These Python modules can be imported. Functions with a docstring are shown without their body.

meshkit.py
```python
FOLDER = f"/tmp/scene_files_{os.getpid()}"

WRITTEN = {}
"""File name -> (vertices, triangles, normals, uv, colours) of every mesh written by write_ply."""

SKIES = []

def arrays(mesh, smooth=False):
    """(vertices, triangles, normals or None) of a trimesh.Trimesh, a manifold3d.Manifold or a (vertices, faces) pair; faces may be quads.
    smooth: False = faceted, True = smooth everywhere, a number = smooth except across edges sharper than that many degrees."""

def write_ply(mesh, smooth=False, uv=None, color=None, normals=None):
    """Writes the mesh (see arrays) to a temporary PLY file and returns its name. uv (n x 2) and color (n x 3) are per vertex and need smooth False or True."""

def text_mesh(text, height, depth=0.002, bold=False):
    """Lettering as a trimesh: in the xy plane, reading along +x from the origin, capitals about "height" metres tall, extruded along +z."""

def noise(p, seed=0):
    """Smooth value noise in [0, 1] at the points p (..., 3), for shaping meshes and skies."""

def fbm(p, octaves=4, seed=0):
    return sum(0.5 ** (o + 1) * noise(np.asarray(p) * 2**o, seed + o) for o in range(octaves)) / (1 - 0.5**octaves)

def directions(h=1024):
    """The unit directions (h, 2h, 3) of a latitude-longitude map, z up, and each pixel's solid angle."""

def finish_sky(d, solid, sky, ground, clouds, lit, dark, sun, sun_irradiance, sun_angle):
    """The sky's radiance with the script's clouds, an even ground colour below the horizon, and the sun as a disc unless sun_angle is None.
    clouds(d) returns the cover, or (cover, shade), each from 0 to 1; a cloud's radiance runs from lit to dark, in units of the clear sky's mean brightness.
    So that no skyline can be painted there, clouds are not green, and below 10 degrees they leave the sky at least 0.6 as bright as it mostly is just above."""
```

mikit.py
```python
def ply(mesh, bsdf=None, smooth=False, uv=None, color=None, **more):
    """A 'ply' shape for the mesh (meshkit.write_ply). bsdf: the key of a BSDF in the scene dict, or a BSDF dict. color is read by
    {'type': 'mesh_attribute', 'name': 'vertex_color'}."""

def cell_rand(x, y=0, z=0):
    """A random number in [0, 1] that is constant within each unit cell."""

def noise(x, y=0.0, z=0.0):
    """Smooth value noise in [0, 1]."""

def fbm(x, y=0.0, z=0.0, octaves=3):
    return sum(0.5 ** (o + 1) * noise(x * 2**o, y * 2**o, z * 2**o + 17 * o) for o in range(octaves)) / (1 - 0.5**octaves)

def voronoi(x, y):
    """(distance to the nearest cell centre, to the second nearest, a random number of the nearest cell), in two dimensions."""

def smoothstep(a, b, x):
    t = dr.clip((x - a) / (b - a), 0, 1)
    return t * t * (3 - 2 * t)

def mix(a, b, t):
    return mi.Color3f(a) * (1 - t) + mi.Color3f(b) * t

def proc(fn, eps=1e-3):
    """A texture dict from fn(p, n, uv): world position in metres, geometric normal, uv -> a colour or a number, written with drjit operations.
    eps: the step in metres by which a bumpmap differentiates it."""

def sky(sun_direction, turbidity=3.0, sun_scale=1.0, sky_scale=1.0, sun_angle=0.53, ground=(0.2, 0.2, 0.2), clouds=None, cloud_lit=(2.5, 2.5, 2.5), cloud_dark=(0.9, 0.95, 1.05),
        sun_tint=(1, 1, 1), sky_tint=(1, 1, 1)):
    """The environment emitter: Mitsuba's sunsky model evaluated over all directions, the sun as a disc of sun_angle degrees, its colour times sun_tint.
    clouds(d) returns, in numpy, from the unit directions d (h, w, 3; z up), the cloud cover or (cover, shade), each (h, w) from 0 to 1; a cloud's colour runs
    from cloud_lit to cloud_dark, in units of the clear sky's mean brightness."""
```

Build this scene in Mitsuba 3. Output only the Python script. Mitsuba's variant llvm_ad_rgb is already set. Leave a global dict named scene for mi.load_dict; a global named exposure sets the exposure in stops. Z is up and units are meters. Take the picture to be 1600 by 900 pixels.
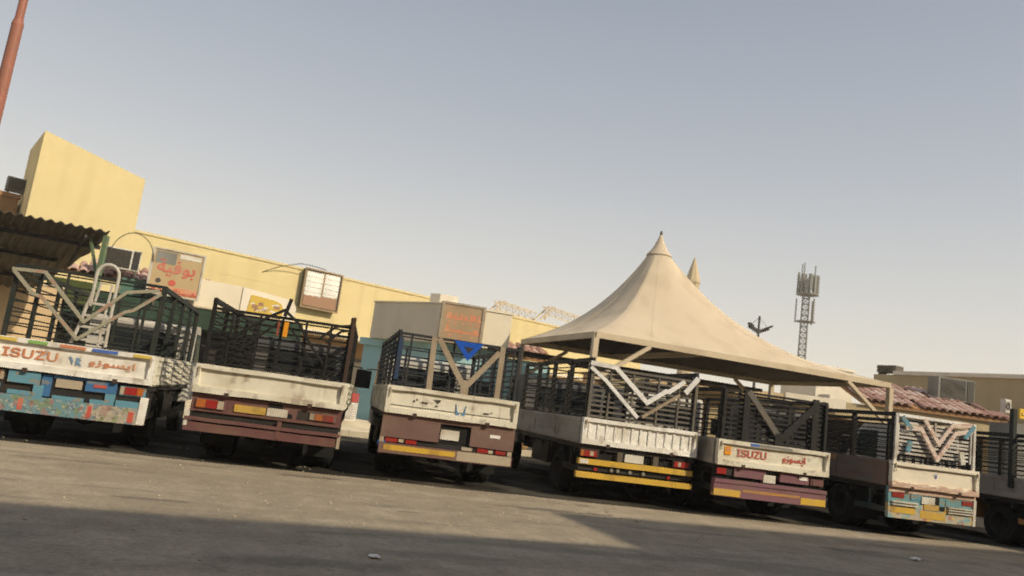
import math, random
import numpy as np, trimesh, mitsuba as mi, drjit as dr, mikit, meshkit
from mikit import proc, noise, fbm, voronoi, cell_rand, smoothstep, mix
from shapely.geometry import Polygon

scene, labels = {}, {}
rnd = random.Random(7)
T4 = mi.ScalarTransform4f

# ------------------------------------------------------------------ camera, sky, exposure
PITCH, ROLL, EYE = math.radians(8.768), math.radians(7.622), (0.0, 0.0, 1.339)
fwd = np.array([0, math.cos(PITCH), math.sin(PITCH)])
up0 = np.array([0, -math.sin(PITCH), math.cos(PITCH)])
up = math.cos(ROLL) * up0 - math.sin(ROLL) * np.array([1.0, 0, 0])
scene['camera'] = {'type': 'thinlens', 'fov': 2 * math.degrees(math.atan(800 / 1209.07)), 'fov_axis': 'x', 'near_clip': 0.05, 'far_clip': 3000.0,
                   'aperture_radius': 0.0019, 'focus_distance': 1.6,
                   'to_world': T4().look_at(origin=list(EYE), target=[float(a + b) for a, b in zip(EYE, fwd)], up=[float(a) for a in up])}
SUN_AZ, SUN_EL = (0.82, -0.572), math.radians(33)
sun = np.array([SUN_AZ[0] * math.cos(SUN_EL), SUN_AZ[1] * math.cos(SUN_EL), math.sin(SUN_EL)])


def dust_veil(d):
    """thin desert dust that thickens towards the horizon, the same all round, with faint unevenness"""
    el = np.degrees(np.arcsin(np.clip(d[..., 2], 0, 1)))
    return np.clip(0.12 + 0.83 * np.exp(-el / 14.0) + 0.05 * (meshkit.fbm(d * [2.0, 2.0, 6.0], 3) - 0.5), 0, 1)


scene['sky'] = mikit.sky(sun.tolist(), turbidity=4.0, sun_scale=1.1, sky_scale=1.2, sun_tint=(0.90, 0.98, 1.08), sky_tint=(1.15, 1.08, 1.03), clouds=dust_veil, cloud_lit=(2.7, 2.36, 1.82))
exposure = 1.6

# ------------------------------------------------------------------ materials
scene['grime'] = proc(lambda p, n, uv: dr.clip(smoothstep(0.42, 0.72, fbm(p.x * 2.3, p.y * 2.3, p.z * 3.4, 4)) * 0.5 + 0.22 * smoothstep(0.45, 0.85, fbm(p.x * 9, p.y * 9, p.z * 1.3, 2)) + 0.06, 0, 1))
scene['chips'] = proc(lambda p, n, uv: smoothstep(0.56, 0.64, fbm(p.x * 9 + 3, p.y * 9, p.z * 13, 4)) * 0.85)
scene['flecks'] = proc(lambda p, n, uv: 0.8 * smoothstep(0.5, 0.68, 0.6 * fbm(p.x * 16, p.y * 16, p.z * 30, 4) + 0.4 * smoothstep(1.08, 0.9, p.z)))
scene['wash'] = proc(lambda p, n, uv: dr.clip(0.6 * fbm(p.x * 0.6, p.y * 0.6, p.z * 0.9, 4) + 0.4 * smoothstep(0.45, 0.8, noise(p.x * 2.6, p.y * 2.6, p.z * 0.35)) - 0.1, 0, 1))


def rgb(c):
    return {'type': 'rgb', 'value': [float(x) for x in c]}


def flat(c, rough=0.6, metallic=0.0, spec=0.35):
    return {'type': 'twosided', 'b': {'type': 'principled', 'base_color': rgb(c), 'roughness': rough, 'metallic': metallic, 'specular': spec}}


scene['rust_spots'] = proc(lambda p, n, uv: 0.38 * smoothstep(0.60, 0.74, fbm(p.x * 5.5 + 7, p.y * 5.5, p.z * 4.0, 4)) + 0.28 * smoothstep(0.64, 0.8, fbm(p.x * 14, p.y * 14, p.z * 1.6, 3)))


def rusted(name, c, dust, mask='grime'):
    worn(name, c, dust, mask)
    scene[name] = {'type': 'twosided', 'b': {'type': 'blendbsdf', 'weight': {'type': 'ref', 'id': 'rust_spots'}, 'a': scene[name]['b'], 'c': {'type': 'diffuse', 'reflectance': rgb((0.17, 0.10, 0.065))}}}


def worn(name, c, dust=(0.24, 0.19, 0.13), mask='grime', rough=0.55, metallic=0.0):
    scene[name] = {'type': 'twosided', 'b': {'type': 'blendbsdf', 'weight': {'type': 'ref', 'id': mask},
                   'a': {'type': 'principled', 'base_color': rgb(c), 'roughness': rough, 'metallic': metallic, 'specular': 0.35},
                   'c': {'type': 'diffuse', 'reflectance': rgb(dust)}}}


for k, c, r in (('black_rubber', (0.011, 0.011, 0.0105), 0.9), ('dark_void', (0.01, 0.01, 0.01), 0.9), ('under_black', (0.016, 0.015, 0.014), 0.8), ('glass_dark', (0.02, 0.025, 0.028), 0.12),  # dark_void: near-black, shade inside openings and recesses put into the colour
                ('letter_dark', (0.05, 0.045, 0.04), 0.6),
                                ('ribbon_orange', (0.7, 0.28, 0.01), 0.7), ('ribbon_red', (0.25, 0.06, 0.03), 0.7), ('pennant_blue', (0.0, 0.07, 0.42), 0.6), ('paper_white', (0.75, 0.73, 0.68), 0.8),
                ('tape_blue', (0.02, 0.12, 0.4), 0.5), ('sticker_green', (0.2, 0.38, 0.1), 0.6), ('sticker_yellow', (0.6, 0.45, 0.08), 0.6), ('sticker_blue', (0.06, 0.13, 0.42), 0.6),
                ('cloth_white', (0.66, 0.62, 0.55), 0.9), ('cloth_orange', (0.6, 0.24, 0.06), 0.9), ('cloth_red', (0.45, 0.07, 0.06), 0.9), ('box_green', (0.06, 0.25, 0.13), 0.7), ('box_brown', (0.3, 0.19, 0.09), 0.8),
                ('lamp_white', (0.8, 0.78, 0.72), 0.2), ('gold_paint', (0.55, 0.38, 0.06), 0.5), ('poster_brown', (0.3, 0.17, 0.1), 0.6), ('gold_bright', (0.72, 0.46, 0.03), 0.6)):
    scene[k] = flat(c, r)
worn('cage_black', (0.01, 0.0105, 0.01), (0.034, 0.03, 0.025))
worn('cage_green', (0.017, 0.024, 0.021), (0.055, 0.05, 0.042))
worn('cage_navy', (0.014, 0.02, 0.028), (0.06, 0.055, 0.048))
worn('cage_grey', (0.11, 0.105, 0.095), (0.19, 0.16, 0.12), rough=0.4)
worn('cage_silver', (0.62, 0.6, 0.56), (0.3, 0.25, 0.19), rough=0.35)
worn('bar_beige', (0.34, 0.28, 0.2), (0.26, 0.2, 0.14))
worn('bar_olive', (0.30, 0.285, 0.21), (0.36, 0.22, 0.16), 'chips')
worn('bar_silver', (0.78, 0.78, 0.76), (0.5, 0.48, 0.44), rough=0.25)
worn('bar_pink', (0.62, 0.51, 0.44), (0.50, 0.33, 0.26), 'chips')
worn('ladder_white', (0.5, 0.48, 0.43), (0.3, 0.25, 0.18))
rusted('board_white', (0.78, 0.77, 0.72), (0.5, 0.45, 0.36))
rusted('board_cream', (0.68, 0.65, 0.54), (0.46, 0.40, 0.29))
worn('board_rusty', (0.70, 0.64, 0.52), (0.48, 0.30, 0.22), 'flecks')
rusted('board_grey', (0.40, 0.38, 0.34), (0.30, 0.25, 0.19))  # truck side boards: shade on their sides put into a greyer colour
worn('board_brown', (0.2, 0.13, 0.10), (0.16, 0.17, 0.16))
rusted('paint_maroon', (0.13, 0.055, 0.055), (0.18, 0.115, 0.09))
rusted('paint_mauve', (0.19, 0.085, 0.11), (0.2, 0.13, 0.12))
rusted('paint_umber', (0.15, 0.085, 0.075), (0.2, 0.14, 0.11))
worn('paint_teal', (0.13, 0.26, 0.28), (0.28, 0.22, 0.15), 'chips')
worn('paint_dark_teal', (0.03, 0.06, 0.07), (0.09, 0.08, 0.06))
worn('paint_sky', (0.11, 0.26, 0.34), (0.26, 0.24, 0.19), 'chips')
worn('paint_blue', (0.045, 0.14, 0.30), (0.2, 0.22, 0.22), 'chips')
rusted('paint_yellow', (0.56, 0.35, 0.035), (0.42, 0.3, 0.13))
worn('paint_ochre', (0.4, 0.2, 0.05), (0.3, 0.2, 0.12))
worn('letter_red', (0.46, 0.075, 0.05), (0.5, 0.26, 0.19))
worn('letter_orange', (0.52, 0.19, 0.09), (0.56, 0.34, 0.22))
worn('letter_blue', (0.07, 0.2, 0.36), (0.25, 0.33, 0.4))
worn('lens_red', (0.30, 0.022, 0.018), (0.17, 0.07, 0.055), rough=0.25)
worn('lens_amber', (0.45, 0.12, 0.02), (0.25, 0.12, 0.06), rough=0.25)
worn('lens_clear', (0.45, 0.38, 0.28), (0.25, 0.2, 0.15), rough=0.25)
worn('plate_white', (0.62, 0.6, 0.53), (0.4, 0.34, 0.25))
worn('rust_brown', (0.05, 0.03, 0.022), (0.09, 0.055, 0.04))
worn('navy_tape', (0.015, 0.04, 0.09), (0.05, 0.06, 0.08))
worn('plate_tan', (0.4, 0.34, 0.25), (0.3, 0.24, 0.17))
worn('frame_black', (0.02, 0.02, 0.02), (0.06, 0.05, 0.04))
worn('cab_white', (0.5, 0.48, 0.43), (0.3, 0.25, 0.18))
worn('cab_blue', (0.075, 0.08, 0.085), (0.15, 0.13, 0.11))
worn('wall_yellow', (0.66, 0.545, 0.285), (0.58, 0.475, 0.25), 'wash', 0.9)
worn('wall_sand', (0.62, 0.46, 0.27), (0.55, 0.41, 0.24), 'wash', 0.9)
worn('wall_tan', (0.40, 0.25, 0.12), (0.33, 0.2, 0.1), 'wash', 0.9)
worn('wall_brown', (0.34, 0.19, 0.09), (0.3, 0.17, 0.08), 'wash', 0.9)
worn('wall_white', (0.76, 0.70, 0.58), (0.62, 0.56, 0.45), 'wash', 0.9)
worn('wall_cream', (0.70, 0.63, 0.49), (0.60, 0.54, 0.42), 'wash', 0.9)
worn('wall_beige', (0.44, 0.36, 0.22), (0.40, 0.33, 0.2), 'wash', 0.9)
worn('wall_blue', (0.36, 0.60, 0.63), (0.32, 0.50, 0.52), 'wash', 0.9)
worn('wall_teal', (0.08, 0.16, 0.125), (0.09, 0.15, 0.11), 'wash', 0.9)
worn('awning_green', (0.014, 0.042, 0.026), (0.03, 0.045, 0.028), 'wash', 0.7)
worn('panel_olive', (0.05, 0.066, 0.012), (0.04, 0.05, 0.014), 'wash', 0.7)
worn('post_green', (0.12, 0.18, 0.10), (0.2, 0.2, 0.10), 'chips')
worn('pole_red', (0.33, 0.125, 0.085), (0.26, 0.15, 0.11), 'grime')
worn('steel_dark', (0.09, 0.08, 0.06), (0.12, 0.095, 0.065), 'wash')
worn('steel_cream', (0.55, 0.46, 0.32), (0.45, 0.36, 0.25), 'wash')
worn('steel_galv', (0.22, 0.22, 0.2), (0.16, 0.15, 0.13), 'wash')
worn('unit_white', (0.66, 0.64, 0.58), (0.5, 0.46, 0.38), 'wash')
worn('unit_grille', (0.06, 0.058, 0.05), (0.09, 0.08, 0.065), 'wash')
worn('canvas_tan', (0.565, 0.475, 0.35), (0.47, 0.385, 0.275), 'wash', 0.85)
worn('tent_lining', (0.055, 0.046, 0.036), (0.04, 0.034, 0.027), 'wash', 0.9)  # dark brown stands in for shade under the tent and added roof
worn('sign_face', (0.42, 0.31, 0.165), (0.36, 0.27, 0.16), 'wash')
worn('sign_tan', (0.36, 0.25, 0.15), (0.3, 0.22, 0.13), 'wash')
worn('sign_white', (0.82, 0.82, 0.76), (0.55, 0.55, 0.5), 'wash', 0.3)
worn('sign_strip', (0.62, 0.36, 0.2), (0.5, 0.3, 0.17), 'wash')
worn('stone_pale', (0.5, 0.44, 0.32), (0.4, 0.33, 0.22), 'wash', 0.9)
worn('minaret_stone', (0.5, 0.4, 0.25), (0.42, 0.33, 0.2), 'wash', 0.9)
for i, c in enumerate(((0.38, 0.225, 0.18), (0.46, 0.31, 0.255), (0.29, 0.165, 0.135), (0.52, 0.39, 0.33))):
    scene[f'tile_clay_{i}'] = flat(c, 0.85)


def hue(h):
    return mi.Color3f(dr.abs(h * 6 - 3) - 1, 2 - dr.abs(h * 6 - 2), 2 - dr.abs(h * 6 - 4))


def sticker_fn(p, n, uv):
    a = cell_rand(p.x * 2.7 + 0.3, 7.0)
    b = voronoi(p.x * 15 + 5, p.z * 12)[2]
    d = voronoi(p.x * 34, p.z * 38)[2]
    c = mix((0.10, 0.26, 0.32), (0.38, 0.34, 0.27), smoothstep(0.5, 0.6, a + 0.3 * (fbm(p.x * 6, p.z * 8) - 0.5)))
    c = mix(c, (0.30, 0.12, 0.10), 0.7 * smoothstep(0.82, 0.9, b))
    c = mix(c, (0.17, 0.25, 0.10), 0.7 * smoothstep(0.6, 0.64, b) * smoothstep(0.8, 0.76, b))
    c = mix(c, (0.06, 0.16, 0.28), 0.7 * smoothstep(0.4, 0.44, b) * smoothstep(0.58, 0.54, b))
    c = mix(c, (0.52, 0.47, 0.38), 0.6 * smoothstep(0.2, 0.12, d))
    c = mix(c, (0.08, 0.075, 0.07), 0.6 * smoothstep(0.84, 0.9, d))
    return mix(c, (0.24, 0.21, 0.16), 0.05 + 0.35 * fbm(p.x * 6, p.y * 6, p.z * 6))


scene['sticker_tex'] = proc(sticker_fn)
scene['sticker_print'] = {'type': 'twosided', 'b': {'type': 'principled', 'base_color': {'type': 'ref', 'id': 'sticker_tex'}, 'roughness': 0.5}}


def faded_fn(p, n, uv):
    a = fbm(p.x * 8, p.y * 8, p.z * 8, 4)
    c = mix((0.40, 0.35, 0.26), (0.20, 0.33, 0.33), smoothstep(0.47, 0.56, a))
    c = mix(c, (0.50, 0.34, 0.08), smoothstep(0.57, 0.64, fbm(p.x * 5 + 9, p.y * 5, p.z * 9, 3)))
    c = mix(c, (0.34, 0.14, 0.12), smoothstep(0.60, 0.68, fbm(p.x * 11 + 2, p.y * 11, p.z * 11, 3)))
    return c


scene['faded_tex'] = proc(faded_fn)
scene['faded_print'] = {'type': 'twosided', 'b': {'type': 'principled', 'base_color': {'type': 'ref', 'id': 'faded_tex'}, 'roughness': 0.6}}


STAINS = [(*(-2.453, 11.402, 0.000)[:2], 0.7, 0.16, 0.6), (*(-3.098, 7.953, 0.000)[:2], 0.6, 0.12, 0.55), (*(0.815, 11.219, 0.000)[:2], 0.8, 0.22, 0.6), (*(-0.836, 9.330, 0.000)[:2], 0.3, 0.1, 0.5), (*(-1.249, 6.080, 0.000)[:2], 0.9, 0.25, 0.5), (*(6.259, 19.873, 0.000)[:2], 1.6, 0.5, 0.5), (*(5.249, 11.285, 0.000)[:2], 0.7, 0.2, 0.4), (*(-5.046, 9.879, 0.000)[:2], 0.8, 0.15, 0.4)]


def ground_fn(p, n, uv):
    s, t = 0.945 * p.x + 0.326 * p.y, -0.326 * p.x + 0.945 * p.y
    near = dr.exp(-dr.hypot(p.x, p.y) / 26.0)
    big = fbm(p.x * 0.3 + 4, p.y * 0.3, 0, 4)
    streak = fbm(s * 0.28, t * 2.4, 3.0, 4)
    med = fbm(p.x * 4.5, p.y * 4.5, 0, 4)
    fine = noise(p.x * 34, p.y * 34) * 0.6 + noise(p.x * 80, p.y * 80) * 0.4
    c = mix((0.285, 0.241, 0.180), (0.378, 0.321, 0.240), smoothstep(0.3, 0.7, 0.4 * big + 0.35 * streak + 0.25 * med))
    c = mix(c, (0.19, 0.168, 0.138), 0.45 * smoothstep(0.60, 0.72, fbm(s * 0.5 + 11, t * 3.1, 1.0, 4)))
    c = mix(c, (0.40, 0.345, 0.26), 0.4 * smoothstep(0.62, 0.75, fbm(p.x * 1.7, p.y * 2.1, 8.0, 4)))
    c = c * 1.07
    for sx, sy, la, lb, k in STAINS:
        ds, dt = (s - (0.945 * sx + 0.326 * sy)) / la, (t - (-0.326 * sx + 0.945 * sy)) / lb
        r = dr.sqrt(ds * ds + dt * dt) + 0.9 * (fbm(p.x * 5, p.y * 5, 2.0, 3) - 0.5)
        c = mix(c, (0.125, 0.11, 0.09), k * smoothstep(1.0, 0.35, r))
    crack = dr.abs(fbm(s * 0.55 + 2, t * 0.8, 5.0, 4) - 0.5)
    c = mix(c, (0.10, 0.09, 0.075), 0.55 * smoothstep(0.006, 0.0015, crack) * smoothstep(0.45, 0.6, big))
    c = c * (1 + near * (fine - 0.5) * 0.5)
    return c * (0.94 + 0.12 * med)


scene['ground_tex'] = proc(ground_fn)
scene['ground_mat'] = {'type': 'bumpmap', 'tex': proc(lambda p, n, uv: noise(p.x * 40, p.y * 40) * 0.006 + noise(p.x * 9, p.y * 9) * 0.006, eps=0.006), 'scale': 1.0,
                       'b': {'type': 'diffuse', 'reflectance': {'type': 'ref', 'id': 'ground_tex'}}}

scene['strip_tex'] = proc(lambda p, n, uv: mix((0.035, 0.033, 0.029), (0.095, 0.085, 0.07), smoothstep(0.35, 0.75, fbm(p.x * 1.3, p.y * 1.3, 3.0, 4))) * (0.85 + 0.3 * noise(p.x * 30, p.y * 30)))  # near-black ground: shade below the truck row put into the colour
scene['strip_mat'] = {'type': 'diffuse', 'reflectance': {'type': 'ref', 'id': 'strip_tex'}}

# ------------------------------------------------------------------ dusty air
scene['haze_air'] = {'type': 'homogeneous', 'albedo': {'type': 'rgb', 'value': [0.96, 0.94, 0.90]}, 'sigma_t': 0.0009}
scene['clear_skin'] = {'type': 'null'}
scene['haze'] = {'type': 'cube', 'to_world': T4().translate([0, 225, 16.0]).scale([405, 380, 17.0]), 'bsdf': {'type': 'ref', 'id': 'clear_skin'}, 'interior': {'type': 'ref', 'id': 'haze_air'}}
labels['haze'] = {'label': 'thin dusty desert haze', 'kind': 'stuff'}
scene['camera']['medium'] = {'type': 'ref', 'id': 'haze_air'}

# ------------------------------------------------------------------ mesh helpers
I3 = lambda v: v


def placed(x, y, yaw, z=0.0):
    c, s = math.cos(yaw), math.sin(yaw)
    return lambda v: np.column_stack([x + v[:, 0] * c - v[:, 1] * s, y + v[:, 0] * s + v[:, 1] * c, v[:, 2] + z])


BOXF = np.array([[0, 1, 3], [0, 3, 2], [4, 6, 7], [4, 7, 5], [0, 4, 5], [0, 5, 1], [2, 3, 7], [2, 7, 6], [0, 2, 6], [0, 6, 4], [1, 5, 7], [1, 7, 3]])


class MB:
    """Collects pieces of one mesh."""

    def __init__(s):
        s.v, s.f, s.n = [], [], 0

    def add(s, v, f):
        v, f = np.asarray(v, float), np.asarray(f, int)
        s.v.append(v); s.f.append(f + s.n); s.n += len(v)
        return s

    def tm(s, m):
        return s.add(m.vertices, m.faces)

    def box(s, x0, x1, y0, y1, z0, z1):
        return s.add([[x, y, z] for x in sorted((x0, x1)) for y in sorted((y0, y1)) for z in sorted((z0, z1))], BOXF)

    def hexa(s, lo, hi):
        """a solid between two quads lo, hi (four corners each, in order)"""
        v = list(lo) + list(hi)
        f = [[0, 2, 1], [0, 3, 2], [4, 5, 6], [4, 6, 7]]
        for i in range(4):
            j = (i + 1) % 4
            f += [[i, j, j + 4], [i, j + 4, i + 4]]
        return s.add(v, f)

    def soft(s, x0, x1, y0, y1, z0, z1, amp=0.006, size=0.16, seed=0):
        """a box with slightly dented, uneven faces"""
        m = trimesh.creation.box((x1 - x0, y1 - y0, z1 - z0))
        m.apply_translation(((x0 + x1) / 2, (y0 + y1) / 2, (z0 + z1) / 2))
        v, f = trimesh.remesh.subdivide_to_size(m.vertices, m.faces, size)
        q = v * [3.2, 3.2, 4.5] + seed * 3.7
        d = np.stack([meshkit.noise(q + k * 19.3, seed) - 0.5 for k in range(3)], -1) * 2 * amp
        return s.add(v + d * [0.4, 1, 0.8], f)

    def bar(s, p, q, w, h=None, side=None):
        """box section from p to q; w across, h the other way"""
        p, q = np.asarray(p, float), np.asarray(q, float)
        h = w if h is None else h
        d = (q - p) / np.linalg.norm(q - p)
        a = np.cross(d, (0, 0, 1.0) if abs(d[2]) < 0.95 else (0, 1.0, 0)) if side is None else np.asarray(side, float)
        a = a / np.linalg.norm(a)
        b = np.cross(a, d)
        r = [p + a * w / 2 * i + b * h / 2 * j for i, j in ((-1, -1), (1, -1), (1, 1), (-1, 1))]
        t = [x + (q - p) for x in r]
        return s.hexa(r, t)

    def tube(s, pts, r, n=8):
        pts = np.asarray(pts, float)
        t = np.gradient(pts, axis=0); t /= np.linalg.norm(t, axis=1, keepdims=True)
        a = np.cross(t, [0.13, 0.97, 0.2]); a /= np.linalg.norm(a, axis=1, keepdims=True)
        b = np.cross(t, a)
        rr = np.broadcast_to(r, (len(pts),))[:, None, None]
        ang = np.arange(n) * 2 * np.pi / n
        v = pts[:, None] + rr * (np.cos(ang)[None, :, None] * a[:, None] + np.sin(ang)[None, :, None] * b[:, None])
        m = len(pts)
        f = []
        for i in range(m - 1):
            for j in range(n):
                k = (j + 1) % n
                f += [[i * n + j, i * n + k, (i + 1) * n + k], [i * n + j, (i + 1) * n + k, (i + 1) * n + j]]
        for j in range(1, n - 1):
            f += [[0, j + 1, j], [(m - 1) * n, (m - 1) * n + j, (m - 1) * n + j + 1]]
        return s.add(v.reshape(-1, 3), f)

    def prism(s, poly, d0, d1, axis='y'):
        """polygon in the (x, z) plane pushed along y, in (y, z) pushed along x, or in (x, y) pushed along z"""
        m = trimesh.creation.extrude_polygon(Polygon(poly) if not isinstance(poly, Polygon) else poly, d1 - d0, engine='earcut')
        v, f = np.array(m.vertices), np.array(m.faces)
        if axis == 'y':
            return s.add(np.column_stack([v[:, 0], d0 + v[:, 2], v[:, 1]]), f[:, ::-1])
        if axis == 'x':
            return s.add(np.column_stack([d0 + v[:, 2], v[:, 0], v[:, 1]]), f)
        return s.add(np.column_stack([v[:, 0], v[:, 1], d0 + v[:, 2]]), f)

    def lathe(s, prof, axis='z', c=(0, 0, 0), n=24):
        prof = np.asarray(prof, float)
        ang = np.arange(n) * 2 * np.pi / n
        r, h = prof[:, 0], prof[:, 1]
        v = np.stack([r[:, None] * np.cos(ang), r[:, None] * np.sin(ang), np.repeat(h[:, None], n, 1)], -1)
        if axis == 'x':
            v = v[..., [2, 0, 1]]
        elif axis == 'y':
            v = v[..., [1, 2, 0]]
        f = []
        for i in range(len(prof) - 1):
            for j in range(n):
                k = (j + 1) % n
                f += [[i * n + j, i * n + k, (i + 1) * n + k], [i * n + j, (i + 1) * n + k, (i + 1) * n + j]]
        return s.add(v.reshape(-1, 3) + np.asarray(c, float), f)


def key_of(stem, taken=None):
    taken = set(scene) | set(labels) if taken is None else taken
    if stem not in taken and not any(k.startswith(stem + '__') for k in taken):
        return stem
    i = 1
    while True:
        k = f'{stem}_{i:03d}'
        if k not in taken and not any(t.startswith(k + '__') for t in taken):
            return k
        i += 1


COUNT = {}


def numbered(stem):
    n = COUNT.get(stem, 0)
    COUNT[stem] = n + 1
    return stem if n == 0 else f'{stem}_{n:03d}'


def thing(name, label, cat, group=None):
    k = numbered(name)
    labels[k] = {'label': label, 'category': cat}
    if group:
        labels[k]['group'] = group
    return k


def put(parent, name, mb, mat, X=I3, smooth=False, label=None, kind=None):
    k = numbered(name if parent is None else f'{parent}__{name}')
    v = np.vstack(mb.v)
    scene[k] = mikit.ply((X(v), np.vstack(mb.f)), mat, smooth)
    if label or kind:
        labels[k] = {a: b for a, b in (('label', label), ('kind', kind)) if b}
    return k


def one(name, mb, mat, label, cat, X=I3, smooth=False, group=None):
    k = put(None, name, mb, mat, X, smooth)
    labels[k] = {'label': label, 'category': cat}
    if group:
        labels[k]['group'] = group
    return k


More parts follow.
